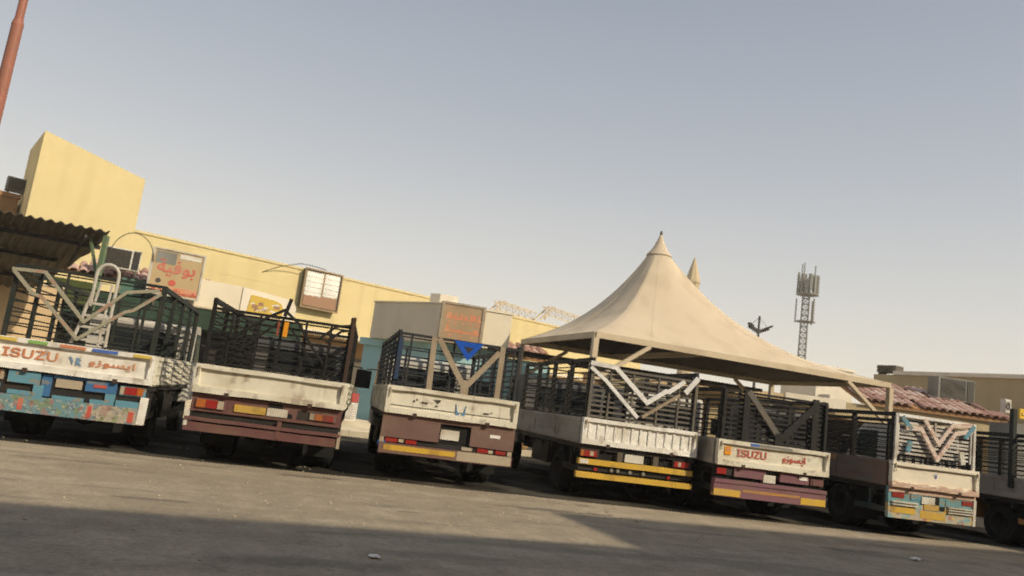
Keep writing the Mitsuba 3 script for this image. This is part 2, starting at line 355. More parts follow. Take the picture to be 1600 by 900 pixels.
GLYPHS = {"isuzu":[[[[274,92],[287,92],[289,22],[276,22]]],[[[251,3],[251,10],[255,13],[259,13],[264,9],[264,4],[260,0],[255,0]]],[[[91,1],[88,14],[103,16],[110,20],[110,22],[96,24],[91,29],[90,32],[90,42],[93,50],[101,59],[106,61],[114,61],[123,55],[128,45],[130,35],[144,36],[146,38],[150,54],[162,52],[161,37],[165,35],[173,35],[176,37],[179,45],[180,54],[192,53],[193,51],[191,38],[195,35],[204,35],[208,38],[207,60],[210,61],[220,61],[222,42],[226,36],[244,35],[248,37],[249,40],[248,52],[244,64],[258,67],[260,61],[262,52],[262,35],[257,27],[249,23],[228,22],[220,25],[216,30],[212,25],[205,22],[190,23],[185,27],[181,24],[175,22],[163,22],[159,23],[154,27],[150,24],[143,22],[127,22],[120,10],[113,5],[102,1]],[[104,43],[104,36],[107,34],[115,34],[115,42],[113,46],[107,47]]],[[[234,4],[234,9],[239,13],[243,13],[247,10],[247,3],[243,0],[238,0]]],[[[46,1],[42,13],[58,20],[64,27],[65,40],[60,51],[60,54],[72,59],[77,49],[79,41],[79,30],[75,19],[64,8],[50,1]]],[[[61,73],[61,79],[65,83],[71,83],[75,79],[75,73],[71,69],[65,69]]],[[[3,1],[0,14],[18,17],[23,21],[10,23],[3,29],[2,42],[6,52],[13,59],[18,61],[26,61],[32,58],[37,52],[41,40],[41,28],[36,15],[32,12],[32,10],[25,5],[14,1]],[[17,45],[16,36],[18,35],[27,35],[28,36],[26,45],[23,47],[19,47]]]],"buffet":[[[[145,1],[142,14],[157,16],[164,20],[164,22],[150,24],[144,32],[144,42],[146,48],[155,59],[160,61],[168,61],[174,58],[181,48],[183,35],[197,35],[202,39],[202,46],[197,64],[211,67],[215,52],[215,35],[213,30],[209,26],[198,22],[181,22],[174,10],[167,5],[156,1]],[[158,43],[158,36],[161,34],[169,34],[169,42],[167,46],[161,47]]],[[[195,4],[195,9],[199,14],[204,14],[207,12],[208,3],[206,1],[199,0]]],[[[0,42],[0,51],[5,61],[19,70],[26,71],[27,73],[26,79],[40,79],[42,40],[47,35],[57,35],[63,39],[67,55],[79,53],[78,41],[81,36],[113,35],[117,36],[120,41],[103,41],[98,45],[96,50],[97,63],[100,69],[109,77],[119,78],[125,76],[130,71],[135,57],[135,43],[132,34],[123,25],[113,22],[83,22],[76,24],[72,28],[65,24],[58,22],[44,22],[35,25],[31,30],[11,30],[2,37]],[[111,63],[110,54],[112,53],[121,53],[122,54],[120,63],[117,65],[113,65]],[[14,52],[14,46],[18,43],[28,43],[27,58],[22,58],[18,56]]],[[[109,91],[109,97],[113,101],[119,101],[123,97],[123,91],[119,87],[113,87]]],[[[71,3],[71,10],[75,13],[79,13],[84,9],[84,4],[80,0],[75,0]]],[[[54,4],[54,9],[59,13],[63,13],[67,10],[67,3],[63,0],[58,0]]],[[[27,92],[27,99],[29,101],[36,102],[39,100],[40,93],[36,89],[31,89]]],[[[10,93],[10,98],[14,102],[19,102],[23,99],[23,92],[19,89],[15,89]]]]}


def glyphs(name, width, depth=0.004):
    polys = [Polygon(g[0], g[1:]).buffer(0) for g in GLYPHS[name]]
    flatp = [q for p in polys for q in getattr(p, 'geoms', [p])]
    m = trimesh.util.concatenate([trimesh.creation.extrude_polygon(p, depth, engine='earcut') for p in flatp])
    w = m.vertices[:, 0].max()
    m.vertices[:, :2] *= width / w
    return m


def upright(m, x, y, z):
    """lettering from the xy plane onto an upright face that looks towards -y"""
    v = np.array(m.vertices)
    return MB().add(np.column_stack([x + v[:, 0], y - v[:, 2], z + v[:, 1]]), m.faces)


def strokes(rows, width, height, seed, th=0.05, gap=0.3):
    """worn, unreadable brush marks: short joined strokes along each row"""
    r = random.Random(seed)
    mb = MB()
    for (z, h) in rows:
        x = width * 0.06
        while x < width * 0.9:
            L = width * r.uniform(0.08, 0.2)
            mb.box(x, x + L, -0.004, 0, z, z + th)
            for k in range(r.randint(1, 3)):
                xx = x + L * r.random()
                mb.box(xx, xx + th, -0.004, 0, z + th, z + h * r.uniform(0.4, 1))
            if r.random() < 0.6:
                xx = x + L * r.random()
                mb.box(xx, xx + th, -0.004, 0, z - 2 * th, z - th)
            x += L + width * gap * 0.1
    return mb


# ------------------------------------------------------------------ ground
gm = MB().add([[-400, -150, 0], [400, -150, 0], [400, 600, 0], [-400, 600, 0]], [[0, 1, 2], [0, 2, 3]])
put(None, 'ground', gm, 'ground_mat', label='dusty tan asphalt yard with scuffs and tyre marks', kind='structure')
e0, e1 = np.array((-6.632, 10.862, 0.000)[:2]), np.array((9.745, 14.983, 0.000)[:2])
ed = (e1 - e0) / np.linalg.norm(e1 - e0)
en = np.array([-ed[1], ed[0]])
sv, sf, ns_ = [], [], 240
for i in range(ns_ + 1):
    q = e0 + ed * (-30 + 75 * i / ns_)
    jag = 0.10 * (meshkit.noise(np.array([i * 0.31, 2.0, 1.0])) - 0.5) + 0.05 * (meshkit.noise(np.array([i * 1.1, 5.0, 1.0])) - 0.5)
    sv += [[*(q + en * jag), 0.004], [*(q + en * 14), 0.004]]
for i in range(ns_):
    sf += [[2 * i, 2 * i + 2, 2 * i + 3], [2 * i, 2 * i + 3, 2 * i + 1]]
put(None, 'parking_strip', MB().add(sv, sf), 'strip_mat', label='dark ground strip under the parked trucks, their shade put into its colour', kind='structure')  # flat dark sheet standing in for the shadow band of the trucks
STREET = math.radians(19.0)
KX = placed(-3.9, 21.6, STREET)
pv = MB().box(-40, 46, 0.3, 60, -0.2, 0.13)
put(None, 'pavement', pv, 'stone_pale', KX, label='raised pale pavement in front of the shops', kind='structure')
kb = thing('kerb', 'pale concrete kerb seen between the trucks at the edge of the shop pavement', 'kerb')
for i in range(-22, 40):
    put(kb, 'kerbstone', MB().soft(i * 1.0 + 0.006, i * 1.0 + 0.994, 0.0, 0.297, -0.2, 0.16 + 0.006 * rnd.random(), 0.004, 0.5, i % 7), 'stone_pale', KX)

# ------------------------------------------------------------------ buildings: the long yellow hall with its tower
YA = math.radians(37.8)
YX = placed(-17.02, 34.44, YA)      # local x runs along the front to the right, y goes back
hall = thing('market_hall', 'long pale yellow market hall with a slanting tower block at its left end', 'building')
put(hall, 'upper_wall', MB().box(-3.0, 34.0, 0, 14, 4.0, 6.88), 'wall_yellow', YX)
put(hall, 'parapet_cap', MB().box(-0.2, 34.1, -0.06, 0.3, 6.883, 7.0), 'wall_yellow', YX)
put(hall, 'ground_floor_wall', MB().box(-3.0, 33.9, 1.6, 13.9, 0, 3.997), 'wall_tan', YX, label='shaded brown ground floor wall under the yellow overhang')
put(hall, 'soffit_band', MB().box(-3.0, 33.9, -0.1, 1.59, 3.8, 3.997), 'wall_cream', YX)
for i in range(7):
    put(hall, 'shutter', MB().box(2.0 + 4.3 * i, 4.8 + 4.3 * i, 1.52, 1.597, 0.14, 2.9), 'steel_dark', YX)
# tower: sloping top, face 4 cm proud of the hall
tw = MB().hexa([(-4.36, -0.05, 0), (-0.18, -0.05, 0), (-0.18, 4.6, 0), (-4.36, 4.6, 0)], [(-4.36, -0.05, 10.27), (-0.18, -0.05, 9.32), (-0.18, 4.6, 9.32), (-4.36, 4.6, 10.27)])
put(hall, 'tower', tw, 'wall_yellow', YX)
for z in (8.35, 7.4):
    put(hall, 'tower_groove', MB().hexa([(-4.3, -0.056, z + 0.95), (-0.2, -0.056, z), (-0.2, -0.052, z), (-4.3, -0.052, z + 0.95)], [(-4.3, -0.056, z + 1.0), (-0.2, -0.056, z + 0.05), (-0.2, -0.052, z + 0.05), (-4.3, -0.052, z + 1.0)]), 'wall_yellow', YX)
for x in (3.4, 8.7, 14.0, 19.3, 24.6):
    put(hall, 'wall_joint', MB().box(x, x + 0.05, -0.008, -0.002, 4.1, 6.88), 'wall_yellow', YX)
put(hall, 'string_course', MB().box(-0.1, 33.9, -0.012, -0.002, 5.85, 5.93), 'wall_yellow', YX)

# brown neighbour at the far left, with an air conditioner on its roof
BX = placed(-22.9, 33.2, YA)
bn = thing('brown_house', 'brown flat-roofed house wall to the left of the yellow tower', 'building')
put(bn, 'wall', MB().box(-9, 0.9, 0, 8, 0, 7.55), 'wall_brown', BX)
put(bn, 'parapet', MB().box(-9.1, 0.95, -0.08, 0.2, 7.553, 7.75), 'wall_brown', BX)


def condenser(X, w, d, h, label, group='rooftop air conditioning units', grille='unit_grille', body='unit_white'):
    k = thing('air_conditioner', label, 'air conditioner', group)
    put(k, 'casing', MB().box(0, w, 0.03, d, 0, h), body, X)
    put(k, 'grille', MB().box(w * 0.07, w * 0.74, 0.0, 0.027, h * 0.07, h * 0.93), grille, X)
    put(k, 'service_panel', MB().box(w * 0.79, w * 0.97, 0.0, 0.027, h * 0.05, h * 0.95), grille, X)
    fan = MB()
    for r in np.linspace(0.12, 0.30, 4) * w:
        a = np.linspace(0, 2 * np.pi, 19)
        fan.tube(np.column_stack([w * 0.405 + r * np.cos(a), 0 * a - 0.012, h * 0.5 + r * np.sin(a) * h / w]), 0.008, 4)
    put(k, 'fan_guard', fan, 'steel_dark', X)
    for x in (0.08, w - 0.16):
        put(k, 'foot', MB().box(x, x + 0.08, 0.05, d - 0.02, -0.15, -0.003), 'steel_dark', X)
    return k


condenser(placed(-22.75, 33.55, YA, 7.9), 1.15, 0.5, 0.62, 'small grey air conditioner on the roof edge of the brown house', grille='steel_dark', body='steel_galv')

# billboard on the hall wall
bb = thing('billboard', 'framed light box sign on the yellow wall, white above and brown below', 'sign')
BBX = placed(-10.68, 39.36, YA)
L = 1.98
BBX = (lambda f: lambda v: f(v))(placed(-10.72 + 0.42 * math.sin(YA), 39.33 - 0.42 * math.cos(YA), YA))
put(bb, 'box', MB().box(-0.02, L + 0.02, 0.05, 0.41, 5.02, 6.98), 'steel_dark', BBX)
for a in ((0 - 0.05, L + 0.05, 4.98, 5.05), (-0.05, L + 0.05, 6.95, 7.02), (-0.05, 0.0, 5.053, 6.947), (L, L + 0.05, 5.053, 6.947)):
    put(bb, 'frame', MB().box(a[0], a[1], -0.04, 0.049, a[2], a[3]), 'sign_tan', BBX)
put(bb, 'white_panel', MB().box(0.053, L / 2 - 0.02, 0.0, 0.047, 5.62, 6.88), 'sign_white', BBX)
put(bb, 'white_panel', MB().box(L / 2 + 0.08, L - 0.093, 0.0, 0.047, 5.7, 6.88), 'sign_white', BBX)
put(bb, 'mullion', MB().box(L / 2 - 0.017, L / 2 + 0.077, -0.01, 0.046, 5.64, 6.88), 'sign_tan', BBX)
put(bb, 'brown_strip', MB().hexa([(0.053, 0.0, 5.1), (L - 0.093, 0, 5.1), (L - 0.093, 0.044, 5.1), (0.053, 0.044, 5.1)], [(0.053, 0, 5.6), (L - 0.093, 0, 5.78), (L - 0.093, 0.044, 5.78), (0.053, 0.044, 5.6)]), 'poster_brown', BBX)
sl = MB()
for z in np.arange(5.8, 6.85, 0.26):
    sl.box(0.06, L / 2 - 0.03, -0.006, -0.001, z, z + 0.022).box(L / 2 + 0.09, L - 0.1, -0.006, -0.001, z + 0.04, z + 0.06)
put(bb, 'panel_lines', sl, 'sign_tan', BBX)
arm = [(-2.1, 0.40, 6.35), (-1.4, 0.1, 6.75), (-0.5, -0.25, 7.08), (0.1, -0.3, 7.1), (0.9, -0.3, 7.05)]
put(bb, 'lamp_arm', MB().tube(arm, 0.02, 6), 'steel_dark', BBX)

# lattice trusses on the hall roof
for (a, b, dz, lab) in (((22.6, 2.5), (26.2, 2.9), 0.25, 'left'), ((26.6, 2.2), (30.6, 2.6), 0.6, 'right')):
    tr = thing('roof_truss', f'pale steel lattice roof truss standing on the yellow hall roof, {lab} one of the two', 'truss')
    mb = MB()
    p0, p1 = np.array([*a, 7.9 + dz]), np.array([*b, 7.75 + dz])
    n = 6
    for off in ((0, 0, 0), (0, 0.6, 0), (0.1, 0.3, -0.55)):
        mb.bar(p0 + off, p1 + off, 0.06)
    put(tr, 'chord', mb, 'steel_cream', YX)
    wb = MB()
    for i in range(n):
        q0, q1 = p0 + (p1 - p0) * i / n, p0 + (p1 - p0) * (i + 1) / n
        m_ = (q0 + q1) / 2 + [0.1, 0.3, -0.55]
        for s_ in ((0, 0, 0), (0, 0.6, 0)):
            wb.bar(q0 + s_, m_, 0.028).bar(m_, q1 + s_, 0.028)
    put(tr, 'web', wb, 'steel_cream', YX)
    put(tr, 'strut', MB().bar(p0 + [-0.6, 0, -1.0], p0 + [0.5, 0, 0.05], 0.1).bar(p0 + [-0.6, 0.6, -1.0], p0 + [0.5, 0.6, 0.05], 0.1), 'steel_cream', YX)
    put(tr, 'leg', MB().bar(p1 + [0, 0.3, -0.9], p1 + [0, 0.3, -0.4], 0.1).bar(p0 + [0.1, 0.3, -0.9], p0 + [0.1, 0.3, -0.4], 0.1), 'steel_cream', YX)

# ------------------------------------------------------------------ left shop row
AA = math.radians(28)
AX = placed(-11.9, 28.8, AA)     # local x along the shop front (0 at the white parapet's left end)
shop = thing('shop_row', 'low shop row with dark green awning and white parapet behind the leftmost trucks', 'building')
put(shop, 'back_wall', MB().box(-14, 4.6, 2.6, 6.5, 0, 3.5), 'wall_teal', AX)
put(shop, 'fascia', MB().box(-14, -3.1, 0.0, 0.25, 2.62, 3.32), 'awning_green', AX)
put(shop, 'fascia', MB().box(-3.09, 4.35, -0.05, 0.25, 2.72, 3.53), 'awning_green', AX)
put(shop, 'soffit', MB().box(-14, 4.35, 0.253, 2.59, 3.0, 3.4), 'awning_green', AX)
put(shop, 'upper_wall', MB().box(-2.3, -0.01, 0.35, 0.6, 3.403, 4.16), 'wall_teal', AX)
put(shop, 'olive_panel', MB().box(-4.55, -2.95, -0.25, -0.06, 2.9, 3.72), 'panel_olive', AX)
put(shop, 'olive_panel', MB().box(-4.5, -3.0, -0.32, -0.26, 3.25, 3.3), 'awning_green', AX)
put(shop, 'parapet', MB().box(0.0, 1.87, 0.05, 0.75, 3.56, 4.58), 'wall_cream', AX)
pr = [(1.873, 3.55), (3.95, 3.5), (3.98, 4.1), (3.86, 4.3), (3.6, 4.4), (1.873, 4.56)]
put(shop, 'parapet', MB().prism(pr, -0.02, 0.6), 'wall_white', AX, label='white parapet block with rounded right end')
put(shop, 'ledge', MB().box(0.0, 3.95, -0.12, 0.02, 3.49, 3.545), 'stone_pale', AX)
for x in (-13.6, -9.2, -5.0, -0.6, 4.1):
    put(shop, 'column', MB().box(x, x + 0.35, 0.26, 0.6, 0.13, 2.99), 'wall_teal', AX)
for i in range(4):
    put(shop, 'shop_opening', MB().box(-13.0 + 4.3 * i, -9.6 + 4.3 * i, 2.5, 2.597, 0.14, 2.7), 'dark_void', AX)  # solid near-black panel, colour stands in for the unlit shop interior
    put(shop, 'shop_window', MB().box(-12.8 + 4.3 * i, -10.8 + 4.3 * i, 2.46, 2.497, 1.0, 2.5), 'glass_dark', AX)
ys = thing('poster', 'yellow poster with a rounded corner on the white parapet', 'poster')
ph = [(2.12, 3.62), (3.45, 3.58), (3.5, 3.95), (3.36, 4.17), (3.1, 4.26), (2.2, 4.33)]
put(ys, 'panel', MB().prism(ph, -0.06, -0.023), 'gold_paint', AX)
pm = random.Random(4)
marks = MB(); marks2 = MB()
for i in range(16):
    x, z, w, h_ = pm.uniform(2.2, 3.2), pm.uniform(3.68, 4.1), pm.uniform(0.06, 0.25), pm.uniform(0.04, 0.14)
    (marks if i % 2 else marks2).box(x, x + w, -0.064 - 0.002 * (i % 4), -0.0605, z, z + h_)
put(ys, 'print', marks, 'poster_brown', AX)
put(ys, 'print', marks2, 'board_cream', AX)


def tile_roof(name, label, X, x0, x1, y0, z0, y1, z1, rows, pitch=0.30, hip_l=0.0, hip_r=0.0, base='wall_brown', seed=1):
    """barrel tiles laid on a slope from the eave (y0, z0) up to the ridge (y1, z1)"""
    r = random.Random(seed)
    k = thing(name, label, 'tiled roof')
    run = math.hypot(y1 - y0, z1 - z0)
    dy, dz = (y1 - y0) / run, (z1 - z0) / run
    put(k, 'deck', MB().hexa([(x0, y0 + 0.05, z0 - 0.14), (x1, y0 + 0.05, z0 - 0.14), (x1 - hip_r, y1, z1 - 0.14), (x0 + hip_l, y1, z1 - 0.14)],
                             [(x0, y0 + 0.05, z0 - 0.02), (x1, y0 + 0.05, z0 - 0.02), (x1 - hip_r, y1, z1 - 0.02), (x0 + hip_l, y1, z1 - 0.02)]), base, X)
    seg = run / rows
    ncol = int((x1 - x0) / pitch)
    a = np.linspace(0, np.pi, 7)
    for j in range(rows):
        lo, hi = x0 + hip_l * j / rows, x1 - hip_r * j / rows
        for i in range(ncol):
            cx = x0 + (i + 0.5) * pitch
            if cx < lo + 0.1 or cx > hi - 0.1 or r.random() < 0.05:
                continue
            s0, s1 = seg * j - 0.06, seg * (j + 1)
            ra, rb = pitch * 0.52, pitch * 0.42
            lift = 0.02 + 0.03 * r.random()
            cx += r.uniform(-0.02, 0.02)
            v = []
            for (s_, rad, lf) in ((s0, ra, lift + 0.02), (s1, rb, lift)):
                for th in (0, 0.03):
                    rr = rad - th
                    v += [(cx + rr * math.cos(t), y0 + dy * s_ - dz * (rr * math.sin(t) * 0.75 + lf), z0 + dz * s_ + dy * (rr * math.sin(t) * 0.75 + lf)) for t in a]
            f, n = [], 7
            for t in range(n - 1):
                f += [[t, t + 1, 2 * n + t + 1], [t, 2 * n + t + 1, 2 * n + t], [n + t, 3 * n + t + 1, n + t + 1], [n + t, 3 * n + t, 3 * n + t + 1],
                      [t, n + t + 1, t + 1], [t, n + t, n + t + 1]]
            put(k, 'tile', MB().add(v, f), f'tile_clay_{r.choice((0, 0, 1, 1, 2, 3))}', X)
    return k


tile_roof('tiled_roof', 'red barrel tile roof behind the buffet sign and the white parapet', AX, -4.3, 2.5, 0.7, 4.1, 2.2, 4.72, 3, 0.29, 1.2, 2.3, seed=3)
condenser((lambda f: lambda v: f(v))(placed(-14.62, 27.36, AA, 4.42)), 1.25, 0.55, 0.74, 'grey air conditioner with white frame on the tiled roof left of the buffet sign', grille='frame_black')

# buffet sign
SX = placed(-13.17 + 0.35 * math.sin(AA), 28.13 - 0.35 * math.cos(AA), AA)
sg = thing('shop_sign', 'square faded yellow shop sign with red Arabic lettering, left of the white parapet', 'sign')
W_, z0_, z1_ = 1.68, 3.76, 5.36
put(sg, 'panel', MB().box(0, W_, 0.04, 0.2, z0_, z1_), 'sign_face', SX)
for a in ((-0.08, 0.0, z0_ - 0.05, z1_ + 0.05), (W_, W_ + 0.06, z0_ - 0.05, z1_ + 0.05), (0.002, W_ - 0.002, z1_ + 0.002, z1_ + 0.05), (0.002, W_ - 0.002, z0_ - 0.05, z0_ - 0.002)):
    put(sg, 'frame', MB().box(a[0], a[1], 0.0, 0.24, a[2], a[3]), 'cab_white', SX)
put(sg, 'patch', MB().box(0.06, 0.75, 0.03, 0.037, 4.86, 5.3), 'steel_galv', SX, label='greenish grey faded corner patch')
put(sg, 'patch', MB().box(0.86, W_ - 0.08, 0.03, 0.037, 5.14, 5.3), 'plate_white', SX)
put(sg, 'strip', MB().box(0.03, 0.8, 0.03, 0.037, 3.79, 4.05), 'sign_strip', SX)
put(sg, 'strip', MB().box(0.83, W_ - 0.03, 0.03, 0.037, 3.79, 4.05), 'letter_orange', SX)
m_ = glyphs('buffet', 1.3)
put(sg, 'lettering', upright(m_, 0.17, 0.027, 4.42), 'letter_red', SX)
put(sg, 'small_lettering', strokes([(3.84, 0.15)], 1.6, 0.15, 3, 0.035), 'letter_red', SX)
put(sg, 'emblem', MB().prism([(0.75 + 0.13 * math.cos(t), 4.2 + 0.12 * math.sin(t)) for t in np.linspace(0, 6.2, 12)], 0.022, 0.036), 'letter_red', SX)
put(sg, 'emblem', MB().prism([(0.28 + 0.09 * math.cos(t), 4.22 + 0.09 * math.sin(t)) for t in np.linspace(0, 6.2, 12)], 0.022, 0.036), 'letter_dark', SX)
for x in (0.25, 1.35):
    put(sg, 'bracket', MB().box(x, x + 0.06, 0.1, 0.35, 3.3, 3.7), 'steel_dark', SX)
t_ = np.linspace(0.1, math.pi * 0.93, 16)
put(sg, 'lamp_arm', MB().tube(np.column_stack([-0.72 + 0.72 * np.cos(t_), 0 * t_ - 0.05, 4.75 + 0.98 * np.sin(t_)]), 0.016, 6), 'steel_dark', SX)

# corrugated canopy on the left, seen from below
cn = thing('corrugated_canopy', 'dark corrugated metal shade canopy at the left edge above the first truck', 'canopy')
FL, FR = np.array([-14.6, 17.0, 4.36]), np.array((-10.036, 18.902, 4.317))
ns, nd = 96, 9
bk = np.array([-3.2, 3.9, -1.65])
v, f = [], []
for th in (0, 0.02):
    for i in range(ns + 1):
        s_ = i / ns
        reach = 1.0 if s_ < 0.55 else max(0.15, 1 - ((s_ - 0.55) / 0.45) ** 2.6 * 0.85)
        for j in range(nd + 1):
            q = j / nd * reach
            p = FL + (FR - FL) * s_ + bk * q
            p[2] += 0.035 * math.cos(s_ * 46 * math.pi) - 0.35 * q * q - th
            v.append(p)
N1 = (ns + 1) * (nd + 1)
for i in range(ns):
    for j in range(nd):
        a_ = i * (nd + 1) + j
        b_ = a_ + nd + 1
        f += [[a_, b_, b_ + 1], [a_, b_ + 1, a_ + 1], [N1 + a_, N1 + b_ + 1, N1 + b_], [N1 + a_, N1 + a_ + 1, N1 + b_ + 1]]
for j0 in (0, nd):
    for i in range(ns):
        a_ = i * (nd + 1) + j0
        b_ = a_ + nd + 1
        f += [[a_, N1 + a_, N1 + b_], [a_, N1 + b_, b_]]
put(cn, 'roof_sheet', MB().add(v, f), 'steel_dark')
for q in (0.14, 0.36, 0.6, 0.84):
    e = 1.0 if q < 0.2 else (0.86 if q < 0.4 else 0.72 if q < 0.7 else 0.55)
    d_ = bk * q + [0, 0, -0.35 * q * q - 0.12]
    put(cn, 'purlin', MB().bar(FL + d_, FL + (FR - FL) * e + d_, 0.07, 0.1), 'frame_black')
for s_ in (0.1, 0.5, 0.9):
    b0 = FL + (FR - FL) * s_
    put(cn, 'rafter', MB().bar(b0 + [0, 0, -0.22], b0 + bk * (0.9 if s_ < 0.5 else 0.7 if s_ < 0.8 else 0.25) + [0, 0, -0.45], 0.06, 0.08), 'frame_black')
pf = FR + np.array([-0.12, 0.12, -0.1])
put(cn, 'post', MB().bar((pf[0], pf[1], 0.0), pf, 0.11), 'post_green', label='pale green post at the right end')
put(cn, 'brace', MB().bar((pf[0] - 0.02, pf[1] + 0.1, 3.0), pf + [-0.45, 0.1, -0.05], 0.06), 'post_green')
put(cn, 'post', MB().bar((FL[0] + 1.2, FL[1] + 0.6, 0), FL + [1.2, 0.6, -0.15], 0.11), 'post_green')

# ------------------------------------------------------------------ middle: blue kiosk with grey-white parapet box
ks = thing('kiosk', 'small blue walled shop with a large cream parapet box behind the third truck', 'building')
A0, C0, R0 = (-5.39, 31.0), (-2.45, 28.5), (0.16, 29.2)
bk1, bk2 = (-3.9, 34.2), (-0.6, 33.6)
put(ks, 'parapet_box', MB().prism([A0, C0, R0, bk2, bk1], 3.38, 4.8, 'z'), 'wall_cream')
put(ks, 'parapet_cap', MB().prism([(A0[0] - .04, A0[1] - .03), (C0[0], C0[1] - .06), (R0[0] + .05, R0[1] - .03), bk2, bk1], 4.803, 4.86, 'z'), 'wall_cream')
ins = lambda p, d: (p[0] + d[0], p[1] + d[1])
put(ks, 'wall', MB().prism([ins(A0, (-0.25, 0.45)), ins(A0, (0.9, -0.12)), (-4.15, 33.0), bk1], 0.0, 3.377, 'z'), 'wall_blue')
put(ks, 'wall', MB().prism([(-4.0, 30.4), ins(C0, (0.1, 0.5)), ins(R0, (-0.15, 0.4)), bk2, (-4.0, 33.2)], 0.0, 3.376, 'z'), 'wall_blue')
put(ks, 'band', MB().prism([ins(A0, (-0.42, 0.3)), ins(A0, (1.05, -0.3)), ins(A0, (1.1, 0.1)), (-4.9, 32)], 3.1, 3.374, 'z'), 'wall_blue')
KB = placed(-2.45, 28.5, math.atan2(0.7, 2.61))
put(ks, 'door', MB().box(0.3, 1.2, 0.36, 0.46, 0.13, 2.2), 'frame_black', KB)
put(ks, 'window', MB().box(1.4, 2.3, 0.33, 0.43, 1.1, 2.2), 'glass_dark', KB)
put(ks, 'roof_block', MB().prism([(-3.0, 28.95), (-2.62, 28.75), (-1.95, 29.0), (-2.3, 29.5)], 4.862, 5.2, 'z'), 'wall_white')
s3 = thing('shop_sign', 'square brown shop sign with two faded red lines on the cream parapet box', 'sign')
S3 = placed(-2.45, 28.5, math.atan2(0.7, 2.61))
put(s3, 'box', MB().box(0.02, 1.5, -0.22, -0.02, 3.42, 4.86), 'sign_tan', S3)
for a in ((-0.06, 0.03, 3.4, 4.9), (1.49, 1.6, 3.4, 4.9), (0.033, 1.487, 4.82, 4.9), (0.033, 1.487, 3.36, 3.44)):
    put(s3, 'frame', MB().box(a[0], a[1], -0.26, -0.018, a[2], a[3]), 'bar_beige', S3)
for z, sd in ((4.28, 11), (3.8, 12)):
    mb = strokes([(z, 0.26)], 1.4, 0.26, sd, 0.075, 0.12)
    mb.v = [q + [0.04, -0.222, 0] for q in mb.v]
    put(s3, 'lettering', mb, 'letter_orange', S3)
tile_roof('tile_canopy', 'small red tile canopy to the right of the cream parapet box', KB, 2.7, 4.6, 0.1, 3.35, 1.2, 3.8, 3, 0.28, 0, 0, seed=9)
cq = thing('blue_stall', 'pale blue stall wall under the small tile canopy', 'stall')
put(cq, 'wall', MB().box(2.72, 4.5, 0.3, 2.2, 0, 3.2), 'wall_blue', KB)
put(cq, 'counter', MB().box(2.9, 4.3, 0.1, 0.297, 0.9, 1.0), 'box_brown', KB)

# ------------------------------------------------------------------ tent canopy
TEX = placed(2.52, 21.7, math.radians(18.9))
tent = thing('tent_canopy', 'large tan peaked tensile fabric canopy on steel posts behind the right-hand trucks', 'canopy')
TW, TD, EZ, AP = 10.7, 5.9, 3.78, np.array([3.6, 3.3, 7.17])
n_a, n_r = 96, 22


def rim(k):
    s_ = k / n_a * 4
    e, u_ = int(s_) % 4, s_ - int(s_)
    c = [(0, 0), (TW, 0), (TW, TD), (0, TD)]
    a, b = np.array(c[e], float), np.array(c[(e + 1) % 4], float)
    p = a + (b - a) * u_
    inward = np.array([-(b - a)[1], (b - a)[0]]) / np.linalg.norm(b - a)
    p = p + inward * 0.05 * math.sin(math.pi * u_)
    return np.array([p[0], p[1], EZ])


v, f = [], []
for j in range(n_r + 1):
    q = j / n_r
    for k in range(n_a):
        o = rim(k)
        ang = math.atan2(o[1] - AP[1], o[0] - AP[0])
        top = AP + [0.36 * math.cos(ang), 0.36 * math.sin(ang), 0]
        p = o + (top - o) * q
        lr = math.hypot(o[0] - AP[0], o[1] - AP[1])
        ka = min(0.58, max(0.2, 0.54 - 0.085 * (lr - 3.4)))
        p[2] = EZ + (AP[2] - EZ) * (ka * q + 0.14 * q ** 2 + (0.86 - ka) * q ** 3.0)
        fold = 0.022 * math.sin(k * math.pi / 4 + 0.7) * q * (1 - q) + 0.04 * (meshkit.noise(np.array([o[0] * 1.1 + 3, o[1] * 1.1, q * 5.0])) - 0.5) * q * (1 - q) * 2
        p[2] += fold
        v.append(p)
for j in range(n_r):
    for k in range(n_a):
        a_, b_ = j * n_a + k, j * n_a + (k + 1) % n_a
        f += [[a_, b_, b_ + n_a], [a_, b_ + n_a, a_ + n_a]]
put(tent, 'membrane', MB().add(v, f), 'canvas_tan', TEX, smooth=True)
put(tent, 'lining', MB().add(np.array(v) * [1, 1, 1] - [0, 0, 0.03], [[a_, c_, b_] for a_, b_, c_ in f]), 'tent_lining', TEX, smooth=True, label='underside of the canopy with its shade put into a dark brown colour')  # second sheet below the membrane, underside shade painted in
for k_ in range(4, n_a, 16):
    line = [np.array(v[j * n_a + k_]) + [0, 0, 0.004] for j in range(n_r + 1)]
    put(tent, 'seam', MB().tube(line, 0.008, 5), 'canvas_tan', TEX)
cap = [(0.44, AP[2] - 0.06), (0.41, AP[2] + 0.0), (0.29, AP[2] + 0.14), (0.17, AP[2] + 0.36), (0.085, AP[2] + 0.58), (0.05, AP[2] + 0.69), (0.0, AP[2] + 0.70)]
put(tent, 'peak_cap', MB().lathe(cap, c=(AP[0], AP[1], 0)), 'canvas_tan', TEX, smooth=40)
put(tent, 'finial', MB().lathe([(0, AP[2] + 0.67), (0.045, AP[2] + 0.69), (0.05, AP[2] + 0.76), (0.03, AP[2] + 0.83), (0, AP[2] + 0.85)], c=(AP[0], AP[1], 0), n=12), 'steel_dark', TEX, smooth=True)
put(tent, 'mast', MB().tube([(AP[0], AP[1], 4.2), (AP[0], AP[1], AP[2] + 0.1)], 0.07, 10), 'steel_cream', TEX)
